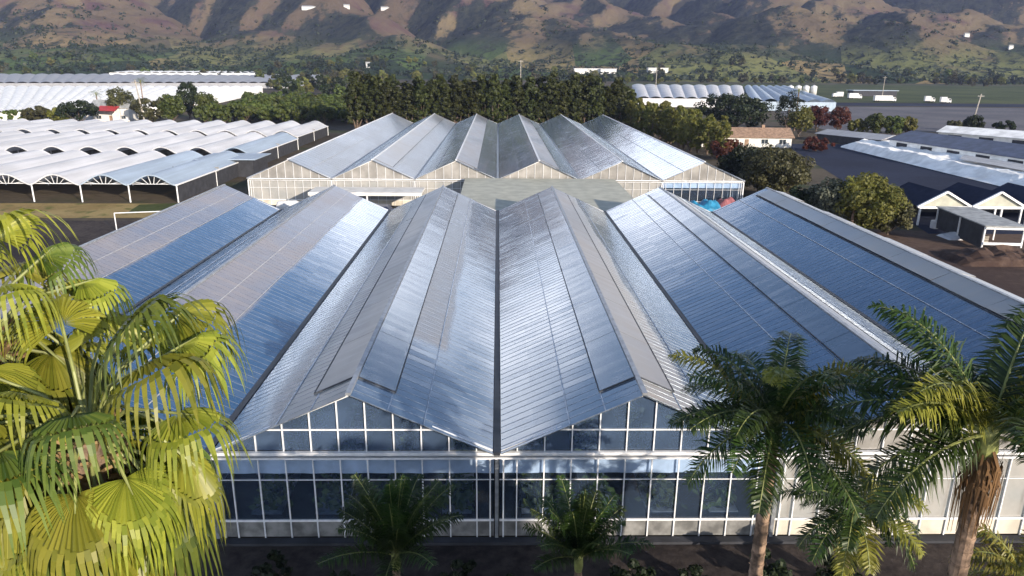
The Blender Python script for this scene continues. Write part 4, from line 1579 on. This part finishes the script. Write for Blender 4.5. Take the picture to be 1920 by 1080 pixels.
# white sheets over the dark matting at right
def white_sheets():
    o = thing('film_covered_beds', 'wide crumpled white film over beds on the dark matting', 'plastic sheeting', (100, 130, 0))
    # front edge runs from (1560, 262) to (1920, 352); back edge from (1640, 246) to (1920, 268)
    A0, A1 = at(1576, 275, 0.3), at(2000, 378, 0.3)
    B0, B1 = at(1616, 262, 0.6), at(2000, 292, 0.6)
    b = MB()
    nu, nv = 90, 40
    def P(i, j):
        s, t = i / nu, j / nv
        w = A0.lerp(A1, s).lerp(B0.lerp(B1, s), t)
        edge = min(1.0, min(t, 1 - t, s + 0.02) * 10)
        wob = noise.noise(Vector((w.x * 0.12, w.y * 0.12, 3.0)))
        w.y += 2.2 * noise.noise(Vector((s * 9, t, 1.0))) * (1 - t)
        w.z = 0.15 + edge * (1.4 + 0.55 * abs(math.sin(t * 11 + wob * 0.9))) + 0.5 * edge * wob + 0.35 * edge * noise.noise(Vector((w.x * 0.5, w.y * 0.5, 9.0)))
        return w - Vector((100, 130, 0))
    for i in range(nu):
        for j in range(nv):
            b.quad(P(i, j), P(i + 1, j), P(i + 1, j + 1), P(i, j + 1))
    b.build('film', M['plastic_white'], o, smooth=True)
    for k, (s0, s1, t0) in enumerate(((0.45, 1.0, 0.62), (0.62, 1.0, 0.16))):
        g = MB()
        for i in range(12):
            sa, sb_ = s0 + (s1 - s0) * i / 12, s0 + (s1 - s0) * (i + 1) / 12
            q = []
            for s, t in ((sa, t0), (sb_, t0), (sb_, t0 + 0.16), (sa, t0 + 0.16)):
                w = A0.lerp(A1, s).lerp(B0.lerp(B1, s), t)
                w.z = 2.55
                q.append(w - Vector((100, 130, 0)))
            g.quad(*q)
        g.build('bare_bed', M['plastic_grey'], o)


white_sheets()


def long_shed(label, A, Bp, depth, h, rise, roofm, wallm, name='long_shed'):
    """gabled shed from A to B (front eave line)"""
    d = (Bp - A)
    L = d.length
    rz = math.atan2(d.y, d.x)
    o = thing(name, label, 'shed', (A.x, A.y, 0), rz)
    b = MB(); b.box((0, 0, 0), (L, depth, h)); b.build('wall', M[wallm], o)
    b = MB()
    for y0, z0, y1, z1 in ((-0.5, h - 0.1, depth / 2, h + rise), (depth + 0.5, h - 0.1, depth / 2, h + rise)):
        p = [(-0.5, y0, z0), (L + 0.5, y0, z0), (L + 0.5, y1, z1), (-0.5, y1, z1)]
        q = [(x, y, z + 0.12) for x, y, z in p]
        n0 = len(b.v)
        b.v += p + q
        for f in ((3, 2, 1, 0), (4, 5, 6, 7), (0, 1, 5, 4), (1, 2, 6, 5), (2, 3, 7, 6), (3, 0, 4, 7)):
            b.f.append(tuple(n0 + i for i in f))
    for x in (0.05, L - 0.05):
        b.tri((x, 0, h), (x, depth, h), (x, depth / 2, h + rise))
    b.build('roof', M[roofm], o)
    for i in range(int(L / 9)):
        w = MB(); w.box((3 + i * 9, -0.05, 0.4), (7 + i * 9, -0.003, h - 0.6)); w.build('bay_opening', M['dark_wall'], o)
    return o


a_, b_ = at(1668, 262, 3.2), at(2010, 312, 3.2)
long_shed('long shed with blue grey roof and white front behind the white film', a_, b_, 13, 3.4, 2.0, 'slate_roof', 'plastic_white')
a_, b_ = at(1760, 247, 3.2), at(2050, 270, 3.2)
long_shed('white roofed shed behind the blue grey one at the right edge', a_, b_, 9, 3.2, 1.6, 'plastic_white', 'white_wall')
a_, b_ = at(1532, 250, 2.2), at(1652, 262, 2.2)
long_shed('low dark shed with a pale roof edge beside the red leaved trees', a_, b_, 10, 2.2, 1.0, 'plastic_grey', 'dark_wall')


# gabled open shade houses at right
def open_gables():
    c = at(1765, 423, 0)
    o = thing('gabled_shade_house', 'open shade house with white trimmed gables at the right edge', 'shed', (c.x, c.y, 0))
    bw, h, rise, D = 7.2, 2.7, 2.0, 10
    for k in range(4):
        x0 = -bw / 2 + k * (bw + 0.5)
        xm = x0 + bw / 2
        b = MB()
        for s_ in (0, 1):
            xe = x0 + s_ * bw
            b.quad((xe, 0.1, h), (xm, 0.1, h + rise), (xm, D, h + rise), (xe, D, h))
        g = b.build('roof_bay', M['navy'], o)
        b = MB()
        b.tri((x0 + 0.2, 0.25, h), (x0 + bw - 0.2, 0.25, h), (xm, 0.25, h + rise - 0.1))
        b.build('gable_panel', M['sage_roof'], g)
        b = MB()
        b.bar((x0 - 0.3, 0, h - 0.05), (xm, 0, h + rise + 0.1), 0.3, 0.28)
        b.bar((x0 + bw + 0.3, 0, h - 0.05), (xm, 0, h + rise + 0.1), 0.3, 0.28)
        b.bar((x0, 0.02, h - 0.1), (x0 + bw, 0.02, h - 0.1), 0.22, 0.34)
        b.build('gable_trim', M['white_metal'], g)
        for x in (x0 + 0.2, x0 + bw * 0.45, x0 + bw * 0.58, x0 + bw - 0.2):
            b = MB()
            b.bar((x, 0.1, 0), (x, 0.1, h - 0.2), 0.22, 0.22, (0, 1, 0))
            b.build('post', M['white_metal'], o)
    b = MB(); b.quad((-bw / 2, D - 0.1, 0), (bw * 3.8, D - 0.1, 0), (bw * 3.8, D - 0.1, h), (-bw / 2, D - 0.1, h)); b.build('rear_screen', M['dark_wall'], o)


open_gables()
# long grey lean-to in front of the gables
a0, a1 = at(1852, 423, 3.1), at(1763, 388, 3.1)
a0.z = a1.z = 0
d = a1 - a0
ls = thing('open_lean_to', 'long open lean-to with grey sheet roof before the gabled shade house', 'shed', (a0.x, a0.y, 0), math.atan2(d.y, d.x))
L = d.length
b = MB(); b.box((-0.3, -4.6, 3.0), (L + 0.3, 0.4, 3.14)); b.build('roof', M['grey_roof'], ls)
b = MB(); b.box((0.6, 0.0, 0.2), (L, 0.1, 2.98)); b.build('side_screen', M['dark_wall'], ls)
for x in (0.0, L * 0.5, L):
    for y in (-4.3, 0.2):
        b = MB(); b.bar((x, y, 0), (x, y, 3.0), 0.16, 0.16, (0, 1, 0)); b.build('post', M['white_metal'], ls)
b = MB(); b.bar((-0.1, -4.3, 0.9), (-0.1, 0.2, 0.9), 0.25, 0.3); b.bar((-0.1, -4.3, 2.8), (-0.1, 0.2, 2.8), 0.2, 0.25); b.build('end_rail', M['white_metal'], ls)
# things lying in the yard
def tarp_pile(name, label, c, w, d_, h, mat, seed):
    o = thing(name, label, 'tarpaulin', c)
    b = MB()
    n = 14
    for i in range(n):
        for j in range(n):
            def P(a, e):
                x, y = (a / n - 0.5) * w, (e / n - 0.5) * d_
                rr = max(0.0, 1 - (2 * a / n - 1) ** 2) * max(0.0, 1 - (2 * e / n - 1) ** 2)
                return (x, y, 0.03 + h * rr ** 0.5 * (0.75 + 0.5 * noise.noise(Vector((x * 0.9 + seed, y * 0.9, 0)))))
            b.quad(P(i, j), P(i + 1, j), P(i + 1, j + 1), P(i, j + 1))
    b.build('cover', M[mat], o, smooth=True)
    return o


tarp_pile('tarp_pile', 'pale tarpaulin heap lying on the yard before the lean-to', at(1798, 446), 4.5, 3.0, 0.8, 'plastic', 1)
tarp_pile('tarp_pile', 'bright blue tarpaulin between the two glasshouses at right', at_y(1320, 378, 103), 5.2, 4.2, 2.0, 'blue_tarp', 2).location.z = 1.2
tarp_pile('tarp_pile', 'faded red tarpaulin beside the bright blue one', at_y(1362, 376, 106), 4.0, 3.4, 1.8, 'red_tarp', 3).location.z = 1.0


def barrel(label, c, r_, h, mat):
    o = thing('barrel', label, 'barrel', c)
    b = MB(); b.lathe((0, 0, 0), [(r_ * 0.92, 0), (r_, 0.1 * h), (r_, 0.32 * h), (r_ * 1.04, 0.35 * h), (r_, 0.38 * h), (r_, 0.63 * h), (r_ * 1.04, 0.66 * h), (r_, 0.69 * h), (r_, 0.95 * h), (r_ * 0.9, h)], 16); b.build('drum', M[mat], o, smooth=False)
    b = MB(); b.lathe((0, 0, h), [(r_ * 0.25, 0), (r_ * 0.25, 0.06), (r_ * 0.05, 0.08)], 10); b.build('cap', M['grey_metal'], o)
    return o


barrel('pale barrel on the yard left of the tarpaulin heap', at(1752, 428), 0.6, 1.1, 'white_paint')
barrel('dark barrel on the yard between the pale one and the lean-to', at(1768, 428), 0.6, 1.2, 'grey_metal')

def crate(label, c, w, d_, h, rz):
    o = thing('crate', label, 'crate', c, rz)
    b = MB()
    for z in (0.12, 0.45, 0.78):
        zz = z * h
        for y in (-d_ / 2, d_ / 2):
            b.box((-w / 2, y - 0.02, zz - 0.12 * h), (w / 2, y + 0.02, zz + 0.13 * h))
        for x in (-w / 2, w / 2):
            b.box((x - 0.02, -d_ / 2 + 0.03, zz - 0.12 * h), (x + 0.02, d_ / 2 - 0.03, zz + 0.13 * h))
    b.build('slats', M['wood_pole'], o)
    b = MB(); b.box((-w / 2 + 0.03, -d_ / 2 + 0.03, 0.02), (w / 2 - 0.03, d_ / 2 - 0.03, h * 0.6)); b.build('load', M['soil'], o)


crate('wooden crate beside the dark barrel in the right yard', at(1782, 433), 1.5, 1.2, 0.9, 0.3)
crate('wooden crate nearest the near roof edge in the right yard', at(1836, 452), 1.6, 1.2, 0.9, -0.2)
mh = tarp_pile('soil_mound', 'dark brown soil heap at the right frame edge behind the near roof', at(1880, 488), 13, 6, 1.7, 'red_soil', 6)
mh['category'] = 'soil heap'

# white propane tank between the houses (lying, in a cradle)
pt = thing('gas_tank', 'white lying gas tank between the two glasshouses at left', 'tank', (at_y(540, 381, 98).x, 98, 0), R(8))
pt.scale = (0.72, 0.72, 0.82)
b = MB()
b.tube([(-2.2, 0, 3.1), (-2.0, 0, 3.1), (-1.5, 0, 3.1), (1.5, 0, 3.1), (2.0, 0, 3.1), (2.2, 0, 3.1)], [0.25, 0.75, 1.0, 1.0, 0.75, 0.25], 16)
b.build('shell', M['white_paint'], pt, smooth=True)
b = MB()
for x in (-1.2, 1.2):
    b.box((x - 0.2, -0.7, 0), (x + 0.2, 0.7, 2.3))
b.build('cradle', M['grey_metal'], pt)
b = MB(); b.lathe((0, 0, 4.05), [(0.28, 0), (0.28, 0.25), (0.1, 0.3)], 10); b.build('valve_hood', M['grey_metal'], pt)

# loading dock shelter with a dark van between the houses
dk = thing('dock_shelter', 'white roofed loading shelter between the two glasshouses', 'shed', (at_y(688, 372, 105).x, 106.5, 0))
b = MB(); b.box((-8.5, -1.5, 3.1), (8.0, 3.6, 3.3)); b.box((-8.5, -1.6, 2.85), (8.0, -1.45, 3.32)); b.build('roof', M['white_wall'], dk)
for x in (-8.2, 0.0, 7.7):
    b = MB(); b.bar((x, -1.3, 0), (x, -1.3, 3.1), 0.2, 0.2, (0, 1, 0)); b.build('post', M['white_metal'], dk)
vg = at_y(712, 374, 101)
va = thing('van', 'dark blue van parked under the loading shelter', 'van', (vg.x, 101, 0))
b = MB()
pr = [(-2.6, 0.4), (2.6, 0.4), (2.6, 1.1), (1.9, 1.3), (1.1, 2.2), (-2.5, 2.3), (-2.6, 2.0)]
n0 = 0
b.v = [(x, -1.0, z) for x, z in pr] + [(x, 1.0, z) for x, z in pr]
k = len(pr)
b.f = [tuple(range(k)), tuple(reversed(range(k, 2 * k)))] + [(i, i + k, (i + 1) % k + k, (i + 1) % k) for i in range(k)]
M['navy_paint'] = m_plain('navy_vehicle_paint', (0.02, 0.03, 0.07), 0.3, 0, 0.1, 1.0, spec=0.6)
vb = b.build('body', M['navy_paint'], va)
b = MB(); b.box((-2.0, -1.02, 1.45), (0.9, -1.005, 2.05)); b.build('side_window', M['window'], va)
for x in (-1.7, 1.7):
    for s_ in (-1, 1):
        b = MB(); b.tube([(x, s_ * 0.75, 0.36), (x, s_ * 1.03, 0.36)], 0.36, 12); b.build('wheel', M['tyre'], va)

# far hillside houses
for i, (px, py, w, la) in enumerate([
        (1102, 134, 24, 'long white shed, left of the pair above the windbreak'), (1141, 135, 14, 'shorter white shed, right of the pair above the windbreak'), (1234, 134, 18, 'white shed beyond the pole right of the windbreak')]):
    yy = 862.0
    while yy < 2000:
        g = at_y(px, py + 4, yy)
        if g.z < hill_z(g.x, yy):
            break
        yy += 4
    z = hill_z(g.x, yy) - 1.0
    g.y = yy
    o = thing('far_shed', la, 'shed', (g.x, g.y, z))
    ww = w * g.y / FPX
    b = MB(); b.box((-ww, 0, 0), (ww, 10, 6.5)); b.build('wall', M['white_wall'], o)
    b = MB(); b.box((-ww - 0.5, -0.6, 6.52), (ww + 0.5, 10.5, 7.2)); b.build('roof', M['plastic'], o)
for i, (px, py, Y, w, la) in enumerate([
        (722, 20, 2150, 26, 'white house on the hillside above the windbreak'), (650, 18, 2150, 18, 'small white house left on the upper hillside'), (580, 26, 2000, 46, 'long white greenhouse high on the left hillside'),
        (1812, 76, 1500, 16, 'white house on the knoll at right'), (1895, 96, 1400, 14, 'pale house on the slope at the right frame edge'),         (690, 128, 905, 12, 'pale house left of the windbreak at the foot of the hills')]):
    q = at_y(px, py, Y)
    # find where the line of sight meets the slope
    yy = 870.0
    while yy < 3000:
        q = at_y(px, py, yy)
        if q.z < hill_z(q.x, yy):
            break
        yy += 10
    zz = hill_z(q.x, yy)
    ww = w * yy / FPX / 2 * 0.55
    o = thing('hillside_house', la, 'house', (q.x, yy, zz - 1.5))
    b = MB(); b.box((-ww, 0, 0), (ww, ww * 0.9, 6)); b.build('wall', M['white_wall'], o)
    b = MB()
    for s_ in (0, 1):
        b.quad((-ww - .5, s_ * ww * .9, 6.05), (ww + .5, s_ * ww * .9, 6.05), (ww + .5, ww * .45, 8.4), (-ww - .5, ww * .45, 8.4))
    b.build('roof', M['plastic_grey' if i == 2 else 'grey_roof'], o)


# ------------------------------------------------------------------ haze
hz = MB()
hz.box((-3400, -80, -1.0), (3400, 4300, 900))
nh = NT('thin_haze')
pv = nh.n('VolumePrincipled')
pv.inputs['Color'].default_value = (0.50, 0.60, 1.0, 1)
pv.inputs['Density'].default_value = 0.00007
pv.inputs['Anisotropy'].default_value = 0.0
nh.t.links.new(pv.outputs[0], nh.out.inputs['Volume'])
tag(hz.build('haze', nh.m), 'thin bluish haze lying over the valley and hills', 'haze', kind='stuff')
